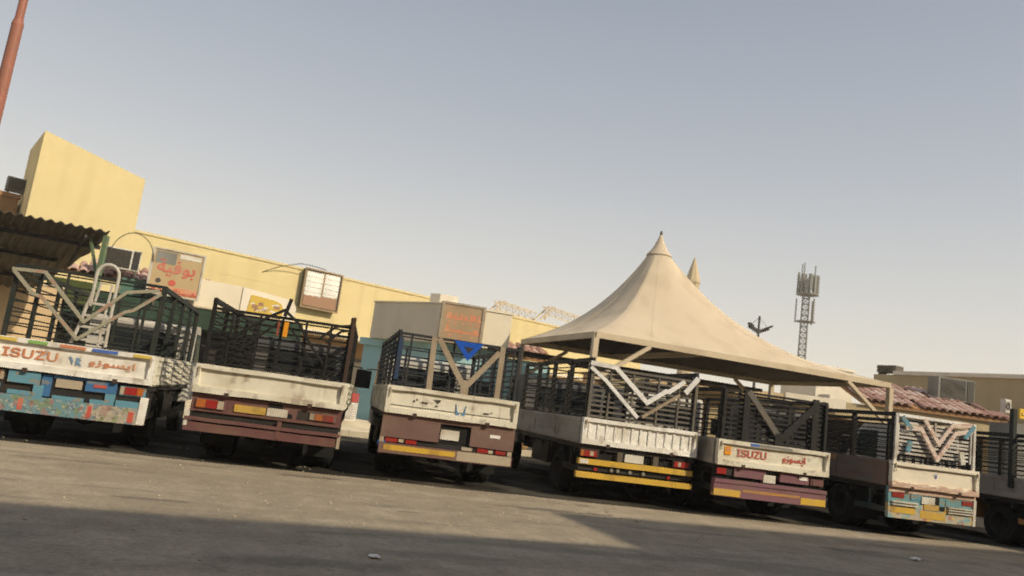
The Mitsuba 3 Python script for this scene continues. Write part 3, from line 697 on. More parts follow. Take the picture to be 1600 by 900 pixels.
for (a, b) in (((0, 0), (TW, 0)), ((TW, 0), (TW, TD)), ((TW, TD), (0, TD)), ((0, TD), (0, 0))):
    put(tent, 'edge_beam', MB().bar((*a, EZ - 0.09), (*b, EZ - 0.09), 0.1, 0.17), 'steel_cream', TEX)
put(tent, 'cross_beam', MB().bar((AP[0], 0, EZ - 0.1), (AP[0], TD, EZ - 0.1), 0.1, 0.16).bar((AP[0], AP[1], EZ - 0.1), (AP[0], AP[1], 4.3), 0.1), 'steel_cream', TEX)
for (x, y) in ((0, 0), (TW, 0), (TW, TD), (0, TD)):
    put(tent, 'post', MB().bar((x, y, 0), (x, y, EZ - 0.18), 0.16), 'steel_cream', TEX)
    sx = 1 if x == 0 else -1
    put(tent, 'brace', MB().bar((x + sx * 0.09, y, EZ - 1.35), (x + sx * 1.75, y, EZ - 0.18), 0.11), 'steel_cream', TEX)

sh = thing('shade_shed', 'added flat dark roof on posts, darkening the view under the peaked tent', 'shed')
put(sh, 'roof', MB().prism([(-0.9, 6.05), (10.4, 6.05), (10.4, 7.5), (5.0, 8.6), (3.2, 8.6), (2.2, 7.0), (-0.9, 7.0)], 3.28, 3.4, 'z'), 'tent_lining', TEX)  # added roof, put in to keep the space under the tent dark
for (x, y) in ((-0.6, 6.8), (4.6, 8.4), (10.2, 7.2)):
    put(sh, 'post', MB().bar((x, y, 0), (x, y, 3.277), 0.1), 'frame_black', TEX)

# ------------------------------------------------------------------ right shop row and the wall behind it
RX = placed(4.0, 32.3, math.radians(2.8))
rs = thing('shop_row', 'low beige shop row with a red tile eave behind the tent and the right-hand trucks', 'building')
put(rs, 'wall', MB().box(0.5, 26, 2.4, 7, 0, 3.55), 'wall_tan', RX)
put(rs, 'fascia', MB().box(0.5, 26, 0.0, 0.25, 2.75, 3.45), 'wall_beige', RX)
put(rs, 'soffit', MB().box(0.5, 26, 0.253, 2.39, 3.1, 3.4), 'wall_tan', RX)
for i in range(7):
    x = 0.8 + i * 4.1
    put(rs, 'column', MB().box(x, x + 0.4, 0.26, 0.66, 0.13, 3.09), 'wall_beige', RX)
    put(rs, 'shop_opening', MB().box(x + 0.6, x + 3.7, 2.3, 2.397, 0.14, 2.7), 'dark_void', RX)  # closed black panel painted as the dark inside of the shop
tile_roof('tiled_roof', 'long red barrel tile roof of the beige shop row behind the rightmost trucks', RX, 11.3, 18.1, -0.2, 3.6, 2.6, 4.62, 4, 0.33, 0.0, 3.0, base='wall_brown', seed=21)
condenser(placed(19.35, 34.2, math.radians(10), 4.25), 1.85, 0.7, 1.0, 'large grey air conditioner on the red tile roof behind the rightmost trucks', grille='unit_grille', body='steel_galv')
condenser(placed(22.35, 34.2, math.radians(10), 4.0), 0.3, 0.3, 0.62, 'small white air conditioner at the right end of the tile roof', grille='unit_white')
put(rs, 'parapet_block', MB().box(7.9, 10.5, -0.35, -0.2, 3.1, 3.5), 'wall_white', RX)
put(rs, 'parapet_block', MB().box(2.0, 7.8, -0.3, -0.15, 3.1, 3.42), 'wall_sand', RX)
wb_ = thing('warehouse', 'plain beige warehouse with a pale roof edge at the right edge of the picture', 'building')
WX = placed(22.9, 45.0, math.radians(-60.2))
put(wb_, 'wall', MB().box(-1.4, 20, 0, 9, 0, 6.2), 'wall_beige', WX)
put(wb_, 'roof_edge', MB().box(-0.1, 20, -0.12, 9.1, 6.203, 6.42), 'wall_white', WX)
condenser((lambda f, g: lambda v: f(g(v)))(WX, lambda v: v + [-1.35, 0.15, 6.36]), 1.2, 0.8, 0.42, 'dark low air conditioner on the left roof corner of the beige warehouse', grille='steel_dark', body='steel_dark')
ub = one('electrical_cabinet', MB().soft(0, 2.6, 0, 1.0, 0, 3.0, 0.004, 0.5, 2), 'steel_galv', 'tall grey cabinet behind the rightmost truck cage', 'cabinet', placed((16.648, 25.000, 3.434)[0], 25.0, 0.2))
yg = thing('yellow_sign', 'small bright yellow sign at the right edge above the last truck', 'sign')
YGX = placed((15.805, 23.500, 3.329)[0], 23.5, 0.2)
put(yg, 'panel', MB().box(0, 0.9, 0, 0.06, 3.06, 3.36), 'gold_bright', YGX)
put(yg, 'lettering', strokes([(3.15, 0.12)], 0.85, 0.12, 8, 0.022), 'letter_dark', YGX)
put(yg, 'post', MB().box(0.4, 0.46, 0.063, 0.12, 0, 3.3), 'steel_dark', YGX)
rh = thing('roof_house', 'white box-shaped roof structure beyond the right end of the tent', 'building')
RHX = placed((19.504, 48.000, 6.898)[0], 48, math.radians(20))
put(rh, 'wall', MB().box(0, 2.9, 0, 3.2, 0, 6.4), 'wall_white', RHX)
put(rh, 'roof_slab', MB().box(-0.1, 3.0, -0.1, 3.3, 6.403, 6.55), 'wall_white', RHX)

# ------------------------------------------------------------------ minaret, towers and masts
mn = thing('minaret', 'slender stone minaret with a pointed spire beyond the tent peak', 'minaret')
mx, my, mz = (23.438, 100.000, 24.168)
MX = placed(mx, my, 0.3)
oct_ = lambda r, z: [(r, z)]
put(mn, 'shaft', MB().lathe([(0, 0), (0.92, 0), (0.92, mz - 3.6), (0, mz - 3.6)], n=8), 'minaret_stone', MX)
put(mn, 'balcony', MB().lathe([(0.95, mz - 5.6), (1.3, mz - 5.2), (1.3, mz - 4.7), (0.95, mz - 4.7)], n=8), 'minaret_stone', MX)
put(mn, 'spire', MB().lathe([(0, mz - 3.6), (1.05, mz - 3.6), (0.95, mz - 3.1), (0.5, mz - 1.5), (0.12, mz - 0.3), (0, mz)], n=8), 'minaret_stone', MX)
for a in range(4):
    t = a * math.pi / 2 + 0.4
    put(mn, 'window', MB().bar((0.9 * math.cos(t), 0.9 * math.sin(t), mz - 6.8), (0.9 * math.cos(t), 0.9 * math.sin(t), mz - 5.7), 0.35, 0.2), 'poster_brown', MX)

ct = thing('cell_tower', 'grey lattice mobile phone tower topped with clustered panel antennas', 'tower')
cx, cy, cz = (46.381, 120.000, 29.864)
CX = placed(cx, cy, 0.4)
R_ = 0.62
legs = [(R_ * math.cos(t), R_ * math.sin(t)) for t in (0.3, 2.394, 4.489)]
for (x, y) in legs:
    put(ct, 'leg', MB().tube([(x * 1.25, y * 1.25, 0), (x, y, cz - 1.5)], 0.13, 6), 'steel_galv', CX)
lat = MB()
zz = np.arange(1.0, cz - 2, 0.9)
for i, z in enumerate(zz):
    for a in range(3):
        p, q = legs[a], legs[(a + 1) % 3]
        lat.bar((*p, z), (*q, z), 0.11)
        lat.bar((*(p if i % 2 else q), z), (*(q if i % 2 else p), z + 0.9), 0.09)
put(ct, 'lattice', lat, 'steel_galv', CX)
put(ct, 'platform', MB().lathe([(0.2, cz - 9.2), (1.5, cz - 9.2), (1.5, cz - 9.12), (0.2, cz - 9.12)], n=12), 'steel_galv', CX)
put(ct, 'platform', MB().lathe([(0.2, cz - 4.9), (1.7, cz - 4.9), (1.7, cz - 4.75), (0.2, cz - 4.75)], n=12), 'steel_galv', CX)
ar = random.Random(5)
for i in range(14):
    t = i * 2 * math.pi / 14 + 0.2
    r_ = 1.55
    hh = ar.uniform(2.2, 3.4)
    zb_ = cz - 4.6 + ar.uniform(-0.5, 0.4)
    put(ct, 'antenna', MB().bar((r_ * math.cos(t), r_ * math.sin(t), zb_), (r_ * math.cos(t), r_ * math.sin(t), zb_ + hh), 0.42, 0.22, side=(-math.sin(t), math.cos(t), 0)), 'steel_galv', CX)
    if i % 5 == 0:
        put(ct, 'antenna', MB().bar((r_ * math.cos(t), r_ * math.sin(t), cz - 9.4), (r_ * math.cos(t), r_ * math.sin(t), cz - 5.6), 0.2, 0.2, side=(-math.sin(t), math.cos(t), 0)), 'steel_galv', CX)
for (x, y) in ((-1.2, 0.2), (0.9, -0.4), (0.1, 1.1)):
    put(ct, 'lightning_rod', MB().tube([(x, y, cz - 2), (x, y, cz + ar.uniform(-0.2, 0.5))], 0.1, 5), 'steel_galv', CX)
for (x, y) in ((-9.5, -4), (9.5, -4.0)):
    put(ct, 'stay', MB().tube([(x * 0.08, y * 0.08, cz - 23.5), (x, y, cz - 36.0)], 0.09, 5), 'steel_galv', CX)

lm = thing('light_mast', 'dark floodlight mast with two upswept arms beyond the tent', 'light mast')
lx, ly, lz = (22.835, 70.000, 12.593)
LX = placed(lx, ly, 0.15)
put(lm, 'pole', MB().tube([(0, 0, 0), (0, 0, lz)], [0.16, 0.1], 8), 'frame_black', LX)
for s_ in (-1, 1):
    put(lm, 'arm', MB().bar((0, 0, lz - 1.45), (s_ * 0.98, 0, lz - 1.0), 0.2, 0.32), 'frame_black', LX)
    put(lm, 'floodlight', MB().bar((s_ * 0.7, -0.25, lz - 1.05), (s_ * 1.12, -0.25, lz - 0.8), 0.5, 0.14), 'frame_black', LX)
    put(lm, 'stay', MB().tube([(0, 0, lz - 0.1), (s_ * 0.9, 0, lz - 1.0)], 0.02, 4), 'frame_black', LX)

sp = thing('lamp_post', 'tall tapering reddish brown steel lamp post at the left edge', 'lamp post')
px_, py_ = -8.57, 12.0
put(sp, 'lower_tube', MB().lathe([(0, 0), (0.115, 0), (0.085, 6.42), (0, 6.42)], c=(px_, py_, 0), n=20), 'pole_red', smooth=40)
put(sp, 'collar', MB().lathe([(0.086, 6.40), (0.09, 6.41), (0.066, 6.52), (0, 6.52)], c=(px_, py_, 0), n=20), 'pole_red', smooth=40)
put(sp, 'upper_tube', MB().lathe([(0.064, 6.50), (0.05, 9.2), (0, 9.2)], c=(px_, py_, 0), n=20), 'pole_red', smooth=40)
put(sp, 'base_plate', MB().box(px_ - 0.22, px_ + 0.22, py_ - 0.22, py_ + 0.22, 0.004, 0.03), 'pole_red')
put(sp, 'lamp_arm', MB().tube([(px_, py_, 9.1), (px_ + 0.05, py_ - 0.3, 9.5), (px_ + 0.2, py_ - 1.3, 9.8)], 0.035, 8), 'pole_red')
put(sp, 'lamp_head', MB().soft(px_ + 0.08, px_ + 0.34, py_ - 1.9, py_ - 1.25, 9.74, 9.86, 0.004, 0.3), 'steel_galv')

# ------------------------------------------------------------------ the building behind the camera whose shadow lies on the road
ab = thing('apartment_building', 'tall stepped apartment building across the road', 'building')
ABX = placed(0.345 * 6, -0.939 * 6, math.radians(20.2))
KS = (0.345 * SUN_AZ[0] - 0.939 * SUN_AZ[1]) / math.tan(SUN_EL)
H1, H2 = (7.8 + 6) / KS, (10.1 + 6) / KS
tipc = np.array([0.94, 11.08]) + np.array(SUN_AZ) * H2 / math.tan(SUN_EL)
tc = 0.939 * tipc[0] + 0.345 * tipc[1]
put(ab, 'wall', MB().box(-60, tc - 0.003, -13, 0, 0, H1), 'wall_brown', ABX)
put(ab, 'wall', MB().box(tc, 70, -13, 0, 0, H2), 'wall_brown', ABX)
for i in range(12):
    for j in range(2):
        put(ab, 'window', MB().box(-18 + 3.2 * i, -16.6 + 3.2 * i, 0.003, 0.05, 2.0 + 3.6 * j, 3.6 + 3.6 * j), 'glass_dark', ABX)

# ------------------------------------------------------------------ trucks
def wheel(parent, X, x, y, r, w, out):
    k = numbered(f'{parent}__wheel')
    c = (x, y, r)
    tyre = [(r * 0.58, -w / 2 + 0.01), (r * 0.88, -w / 2), (r * 0.97, -w / 2 + 0.025), (r, -w / 4), (r, w / 4), (r * 0.97, w / 2 - 0.025), (r * 0.88, w / 2), (r * 0.58, w / 2 - 0.01), (r * 0.58, -w / 2 + 0.01)]
    put(k, 'tyre', MB().lathe(tyre, 'x', c, 28), 'black_rubber', X, smooth=35)
    o = out * w / 2
    rimp = [(0, out * -0.02), (r * 0.18, out * -0.02), (r * 0.22, out * -0.08), (r * 0.45, out * -0.07), (r * 0.56, o * 0.9), (r * 0.6, o * 0.92), (r * 0.6, o * 0.8)]
    put(k, 'rim', MB().lathe(rimp, 'x', c, 20), 'frame_black', X, smooth=30)


def truck(label, pos, yaw, W, z0, zb, zt, zc, cage, board, side_board, rear, nsl=9, side_slats=8, slat_h=0.045, side_h=0.02, cab='cab_white', decor=None, verticals=(), gate_mat=None, gate_top=1.0,
          gate_base=0.0, post_w=0.055, skirt='frame_black', L=4.2, gate=True, panel='board_cream', side_rows=True):
    k = thing('flatbed_truck', label, 'truck', 'caged flatbed trucks parked in a row')
    X = placed(pos[0], pos[1], yaw)
    h = W / 2
    seed = len(label)
    gate_mat = gate_mat or cage
    # bed
    put(k, 'bed', MB().box(-h + 0.02, h - 0.02, 0.02, L, zb - 0.1, zb + 0.04), 'frame_black', X)
    bed = MB()
    for i in range(6):
        bed.box(-h + 0.05, h - 0.05, 0.35 + i * 0.65, 0.42 + i * 0.65, zb - 0.2, zb - 0.103)
    put(k, 'crossmember', bed, 'frame_black', X)
    for s_, nm in ((-1, 'l'), (1, 'r')):
        x = s_ * h
        mb = MB().soft(min(x, x - s_ * 0.04), max(x, x - s_ * 0.04), 0.06, L, zb - 0.02, zt, 0.005, 0.3, seed + s_)
        xo, xi = x, x + s_ * 0.018
        for z in (zb + 0.0, zt - 0.06):
            mb.box(min(xo, xi), max(xo, xi), 0.06, L, z, z + 0.055)
        for j in range(4):
            y = 0.1 + j * (L - 0.2) / 3
            mb.box(min(xo, xi), max(xo, xi), y - 0.03, y + 0.03, zb + 0.057, zt - 0.062)
        put(k, 'side_board', mb, side_board, X)
        sr = MB()
        for z in (0.34, 0.64):
            zz_ = zb + (zt - zb) * z
            sr.box(min(xo, xo + s_ * 0.01), max(xo, xo + s_ * 0.01), 0.15, L - 0.1, zz_, zz_ + 0.02)
        if side_rows:
            put(k, 'side_board_rib', sr, side_board, X)
    # tailgate
    tg = MB().soft(-h + 0.03, h - 0.03, -0.025, 0.0, zb + 0.02, zt - 0.02, 0.004, 0.25, seed)
    put(k, 'tailgate', tg, board, X)
    t_ = f'{k}__tailgate'
    put(t_, 'top_rail', MB().soft(-h, h, -0.078, 0.025, zt - 0.06, zt + 0.005, 0.010, 0.16, seed + 1), board, X)
    put(t_, 'bottom_rail', MB().soft(-h, h, -0.078, 0.02, zb - 0.012, zb + 0.075, 0.013, 0.14, seed + 2), board, X)
    for s_ in (-1, 1):
        put(t_, 'end_post', MB().soft(min(s_ * h, s_ * (h - 0.07)), max(s_ * h, s_ * (h - 0.07)), -0.072, 0.018, zb + 0.077, zt - 0.062, 0.004, 0.2, seed + 3), board, X)
        put(t_, 'latch', MB().box(s_ * (h - 0.05) - 0.014, s_ * (h - 0.05) + 0.014, -0.094, -0.08, zt - 0.1, zt - 0.03).box(s_ * (h - 0.05) - 0.008, s_ * (h - 0.05) + 0.008, -0.1, -0.0945, zt - 0.17, zt - 0.05), 'plate_tan', X)
        put(t_, 'hinge', MB().box(s_ * h * 0.55 - 0.03, s_ * h * 0.55 + 0.03, -0.09, -0.05, zb - 0.04, zb + 0.02), 'rust_brown', X)
    # chassis and running gear
    ch = MB()
    for s_ in (-1, 1):
        ch.box(s_ * 0.42 - 0.035, s_ * 0.42 + 0.035, 0.25, L + 1.4, zb - 0.42, zb - 0.2)
    put(k, 'chassis', ch, 'under_black', X)
    ax = MB().tube([(-h + 0.3, 1.35, 0.38), (h - 0.3, 1.35, 0.38)], 0.06, 8).lathe([(0, -0.16), (0.1, -0.15), (0.17, -0.06), (0.17, 0.06), (0.1, 0.15), (0, 0.16)], 'y', (0, 1.35, 0.4), 12)
    put(k, 'rear_axle', ax, 'under_black', X)
    for s_ in (-1, 1):
        wheel(k, X, s_ * (h - 0.19), 1.35, 0.385, 0.21, s_)
        wheel(k, X, s_ * (h - 0.42), 1.35, 0.385, 0.21, s_)
        wheel(k, X, s_ * (h - 0.24), L + 0.85, 0.385, 0.22, s_)
        put(k, 'mud_flap', MB().box(s_ * (h - 0.3) - 0.24, s_ * (h - 0.3) + 0.24, 0.86, 0.875, 0.2, zb - 0.11), 'black_rubber', X)
        put(k, 'side_box', MB().soft(min(s_ * (h - 0.08), s_ * (h - 0.5)), max(s_ * (h - 0.08), s_ * (h - 0.5)), 1.95, 3.0, 0.42, zb - 0.13, 0.004, 0.4), skirt, X)
        put(k, 'side_guard', MB().bar((s_ * (h - 0.06), 0.1, z0 + 0.12), (s_ * (h - 0.06), 0.88, z0 + 0.12), 0.05, 0.1).bar((s_ * (h - 0.06), 0.5, z0 + 0.1), (s_ * (h - 0.06), 0.5, zb - 0.1), 0.05), skirt, X)
    # cab
    c0 = L + 0.12
    prof = [(c0, 0.62), (c0, 2.02), (c0 + 0.08, 2.12), (c0 + 0.95, 2.14), (c0 + 1.12, 2.05), (c0 + 1.62, 1.28), (c0 + 1.68, 0.62)]
    put(k, 'cab', MB().prism(prof, -h + 0.1, h - 0.1, 'x'), cab, X)
    cb = f'{k}__cab'
    put(cb, 'rear_window', MB().box(-h * 0.62, h * 0.62, c0 - 0.012, c0 - 0.002, 1.45, 1.9), 'glass_dark', X)
    for s_ in (-1, 1):
        xs = s_ * (h - 0.1)
        put(cb, 'side_window', MB().prism([(c0 + 0.5, 1.32), (c0 + 0.5, 1.98), (c0 + 1.08, 1.98), (c0 + 1.48, 1.36)], min(xs + s_ * 0.002, xs + s_ * 0.012), max(xs + s_ * 0.002, xs + s_ * 0.012), 'x'), 'glass_dark', X)
        put(cb, 'mirror', MB().box(min(s_ * h, s_ * (h + 0.22)), max(s_ * h, s_ * (h + 0.22)), c0 + 1.42, c0 + 1.5, 1.35, 1.75).bar((s_ * (h - 0.1), c0 + 1.5, 1.8), (s_ * (h + 0.12), c0 + 1.5, 1.78), 0.03), 'frame_black', X)
    put(cb, 'windscreen', MB().hexa([(-h + 0.2, c0 + 1.2, 1.98), (h - 0.2, c0 + 1.2, 1.98), (h - 0.2, c0 + 1.61, 1.36), (-h + 0.2, c0 + 1.61, 1.36)], [(-h + 0.2, c0 + 1.22, 1.99), (h - 0.2, c0 + 1.22, 1.99), (h - 0.2, c0 + 1.63, 1.37), (-h + 0.2, c0 + 1.63, 1.37)]), 'glass_dark', X)
    # cage sides
    H = zc - zt
    for s_ in (-1, 1):
        x = s_ * (h - 0.047 - post_w / 2)
        pan = numbered(f'{k}__cage_side')
        for j in range(5):
            y = 0.05 + j * (L - 0.1) / 4
            put(pan, 'post', MB().bar((x, y, zb + 0.1), (x, y, zc - (0.0 if j else -0.02)), post_w), cage, X)
        put(pan, 'top_rail', MB().bar((x, 0.0, zc - 0.02), (x, L, zc - 0.02), 0.05, 0.07), cage, X)
        for j in range(side_slats):
            z = zt + 0.06 + (H - 0.16) * j / (side_slats - 1) * 0.97
            put(pan, 'slat', MB().bar((x - s_ * (post_w / 2 + 0.012), 0.03, z), (x - s_ * (post_w / 2 + 0.012), L - 0.02, z + 0.004 * (j % 3 - 1)), 0.02, side_h), cage, X)
    hb = numbered(f'{k}__cage_front')
    for u in (-1, -0.5, 0, 0.5, 1):
        put(hb, 'post', MB().bar((u * (h - 0.1), L - 0.03, zb), (u * (h - 0.1), L - 0.03, zc), 0.05), cage, X)
    for j in range(5):
        z = zt - 0.1 + (H + 0.06) * j / 4
        put(hb, 'slat', MB().bar((-h + 0.06, L - 0.06, z), (h - 0.06, L - 0.06, z), 0.02, 0.03), cage, X)
    # rear gate of the cage
    if gate:
        gt = numbered(f'{k}__cage_gate')
        zg0, zg1 = zt + H * gate_base, zt + H * gate_top
        for s_ in (-1, 1):
            put(gt, 'post', MB().bar((s_ * (h - 0.085), 0.0, zt - 0.05), (s_ * (h - 0.085), 0.0, zg1), 0.05), gate_mat, X)
        put(gt, 'top_rail', MB().bar((-h + 0.06, 0.0, zg1), (h - 0.06, 0.0, zg1), 0.035, 0.04), gate_mat, X)
        for u in verticals:
            put(gt, 'upright', MB().bar((u * h, 0.012, zg0), (u * h, 0.012, zg1), 0.03), gate_mat, X)
        for j in range(nsl):
            z = zg0 + 0.05 + (zg1 - zg0 - 0.1) * j / (nsl - 1)
            put(gt, 'slat', MB().bar((-h + 0.1, 0.03, z + rnd.uniform(-.006, .006)), (h - 0.1, 0.03, z + rnd.uniform(-.006, .006)), 0.018, slat_h), gate_mat, X)
        for (nm, pts, wid, mat, dy) in decor or ():
            q = [(u * h, -0.035 - dy, zt + v_ * H) for u, v_ in pts]
            mb = MB()
            for a, b in zip(q[:-1], q[1:]):
                d = (np.array(b) - a) / np.linalg.norm(np.array(b) - a) * wid * 0.3
                mb.bar(np.array(a) - d, np.array(b) + d, 0.035, wid, side=(0, 1, 0))
            put(gt, nm, mb, mat, X)
    # rear furniture: (name, u0, u1, z0, z1, proud, material)
    put(k, 'rear_crossmember', MB().box(-h + 0.04, h - 0.04, 0.07, 0.16, z0 + 0.06, zb - 0.02), 'frame_black', X)
    for i, (nm, u0, u1, za, zb_, pr_, mat) in enumerate(rear):
        if nm.endswith('lens'):
            mb = MB().box(u0 * h, u1 * h, -pr_, 0.06, za, zb_)
        else:
            mb = MB().soft(u0 * h, u1 * h, -pr_, 0.06, za, zb_, 0.003 if 'plate' in nm or 'sticker' in nm else 0.006, 0.2, seed + i)
        put(k, nm, mb, mat, X)
    return k, X, h


def flat_letters(k, X, text, h, u, z, height, mat, width=None, yy=-0.036, bold=True):
    m = meshkit.text_mesh(text, height, 0.004, bold=bold)
    if width:
        m.vertices[:, 0] *= width / m.vertices[:, 0].max()
    put(f'{k}__tailgate', 'lettering', upright(m, u * h, yy, z), mat, X)


def emblem(k, X, h, u, z, s, mat):
    for sgn in (-1, 1):
        put(f'{k}__tailgate', 'emblem', MB().prism([(u * h + sgn * 0.1 * s, z), (u * h + sgn * 0.1 * s + sgn * 0.02, z + s), (u * h + sgn * 0.02 * s, z + 0.35 * s), (u * h + sgn * 0.015 * s, z)][::sgn], -0.041, -0.035), mat, X)


deg = math.radians
# -- first truck: white tailgate, light blue stickered rear
z = 0.99
k, X, h = truck('leftmost truck, with white tailgate, light blue sticker-covered rear and a ladder in its cage', (-5.93, 10.99), deg(14.7), 2.07, 0.41, 0.99, 1.40, 2.40,
    'cage_green', 'board_white', 'board_cream', [
    ('rear_panel', -0.99, 0.99, 0.64, 0.97, -0.02, 'frame_black'),
    ('tail_lamp', -0.97, -0.80, 0.82, 0.95, 0.01, 'plate_tan'), ('tail_lamp_lens', -0.95, -0.84, 0.83, 0.94, 0.022, 'lens_red'),
    ('blue_box', -0.74, -0.36, 0.80, 0.965, 0.035, 'paint_sky'), ('bracket', -0.34, -0.22, 0.66, 0.95, 0.01, 'paint_blue'), ('top_strip', -0.20, 0.18, 0.925, 0.968, 0.02, 'paint_blue'),
    ('number_plate', -0.17, 0.15, 0.80, 0.92, 0.012, 'plate_tan'), ('blue_box', 0.20, 0.58, 0.80, 0.965, 0.035, 'paint_blue'),
    ('box_mark_sticker', 0.3, 0.46, 0.86, 0.90, 0.043, 'letter_red'),
    ('tail_lamp', 0.62, 0.95, 0.80, 0.935, 0.01, 'paint_sky'), ('amber_lens', 0.63, 0.68, 0.815, 0.92, 0.022, 'lens_clear'), ('red_lens', 0.685, 0.84, 0.815, 0.92, 0.024, 'lens_red'), ('orange_lens', 0.845, 0.92, 0.815, 0.92, 0.022, 'lens_amber'),
    ('cyan_ledge', -0.98, -0.82, 0.68, 0.76, 0.0, 'paint_sky'), ('cyan_ledge', -0.72, -0.4, 0.64, 0.70, 0.02, 'paint_sky'), ('cyan_ledge', -0.18, 0.2, 0.64, 0.69, 0.02, 'paint_sky'),
    ('cyan_ledge', 0.28, 0.56, 0.63, 0.69, 0.02, 'paint_sky'), ('cyan_ledge', 0.6, 0.95, 0.63, 0.72, 0.02, 'paint_sky'),
    ('step_post', -0.42, -0.3, 0.6, 0.8, 0.03, 'paint_sky'), ('step_post', 0.46, 0.58, 0.6, 0.8, 0.025, 'paint_sky'),
    ('sticker_bumper', -0.995, 0.9, 0.41, 0.635, 0.03, 'sticker_print'), ('white_edge', 0.905, 0.995, 0.42, 0.80, 0.035, 'board_white'),
    ('red_sticker', -0.56, -0.5, 0.44, 0.6, 0.036, 'letter_red'), ('red_sticker', 0.28, 0.33, 0.44, 0.6, 0.036, 'letter_red'), ('red_sticker', 0.79, 0.86, 0.43, 0.58, 0.036, 'letter_red')],
    nsl=7, side_slats=8, slat_h=0.02, verticals=(-0.62, -0.3, 0.33, 0.66), cab='cab_white', decor=[
    ('v_bar', [(-0.95, 0.93), (-0.57, 0.95), (0.0, 0.36), (0.02, 0.34), (0.47, 0.84), (0.86, 0.93)], 0.045, 'bar_olive', 0.036),
    ('v_bar', [(-0.93, 0.90), (-0.66, 0.63), (-0.55, 0.60), (-0.02, 0.09), (0.5, 0.56), (0.6, 0.6), (0.9, 0.88)], 0.045, 'bar_olive', 0.04)])
flat_letters(k, X, 'ISUZU', h, -0.88, 1.145, 0.115, 'letter_orange', width=0.70)
put(f'{k}__tailgate', 'arabic_lettering', upright((lambda m: (m.apply_scale((1, 0.62, 1)), m)[1])(glyphs('isuzu', 0.60)), 0.18 * h, -0.036, 1.135), 'letter_orange', X)
for pts in ([(-0.075, 1.24), (-0.045, 1.24), (-0.015, 1.19), (-0.015, 1.13), (-0.04, 1.18)], [(0.02, 1.13), (0.02, 1.235), (0.05, 1.235), (0.09, 1.21), (0.06, 1.18), (0.1, 1.13), (0.07, 1.13), (0.045, 1.16), (0.045, 1.13)]):
    put(f'{k}__tailgate', 'emblem', MB().prism(pts, -0.041, -0.035), 'letter_blue', X)
for (u0, u1, m) in ((-0.98, -0.72, 'sticker_yellow'), (-0.58, -0.35, 'sticker_green'), (-0.2, 0.12, 'letter_orange'), (0.2, 0.52, 'sticker_blue'), (0.72, 0.95, 'sticker_yellow')):
    put(f'{k}__tailgate', 'sticker', MB().box(u0 * h, u1 * h, -0.0885, -0.083, 1.35, 1.392), m, X)
T1 = (k, X, h)

# white tubular ladder standing in the first truck
ld = thing('ladder', 'white tubular ladder with a rounded top standing in the cage of the leftmost truck', 'ladder')
a = np.linspace(math.pi, 0, 9)
yl = -0.014
hoop = [(0.04, yl, 1.98)] + [(0.185 + 0.145 * math.cos(t), yl, 2.44 + 0.16 * math.sin(t)) for t in a] + [(0.33, yl, 1.75), (0.34, yl, 1.43)]
put(ld, 'rail', MB().tube(hoop, 0.024, 8), 'ladder_white', X)
put(ld, 'rail', MB().tube([(-0.1, yl, 1.43), (-0.04, yl, 1.7), (0.0, yl, 2.0), (0.02, yl, 2.06), (0.04, yl, 2.2)], 0.024, 8), 'ladder_white', X)
put(ld, 'rail', MB().tube([(0.24, yl, 1.43), (0.25, yl, 1.8), (0.27, yl, 2.32), (0.12, yl, 2.32), (0.09, yl, 2.05)], 0.018, 6), 'ladder_white', X)
for z in (1.5, 1.68, 1.84, 2.02):
    put(ld, 'rung', MB().bar((-0.08 + 0.14 * (z - 1.45), yl, z), (0.33, yl, z), 0.045, 0.035), 'ladder_white', X)

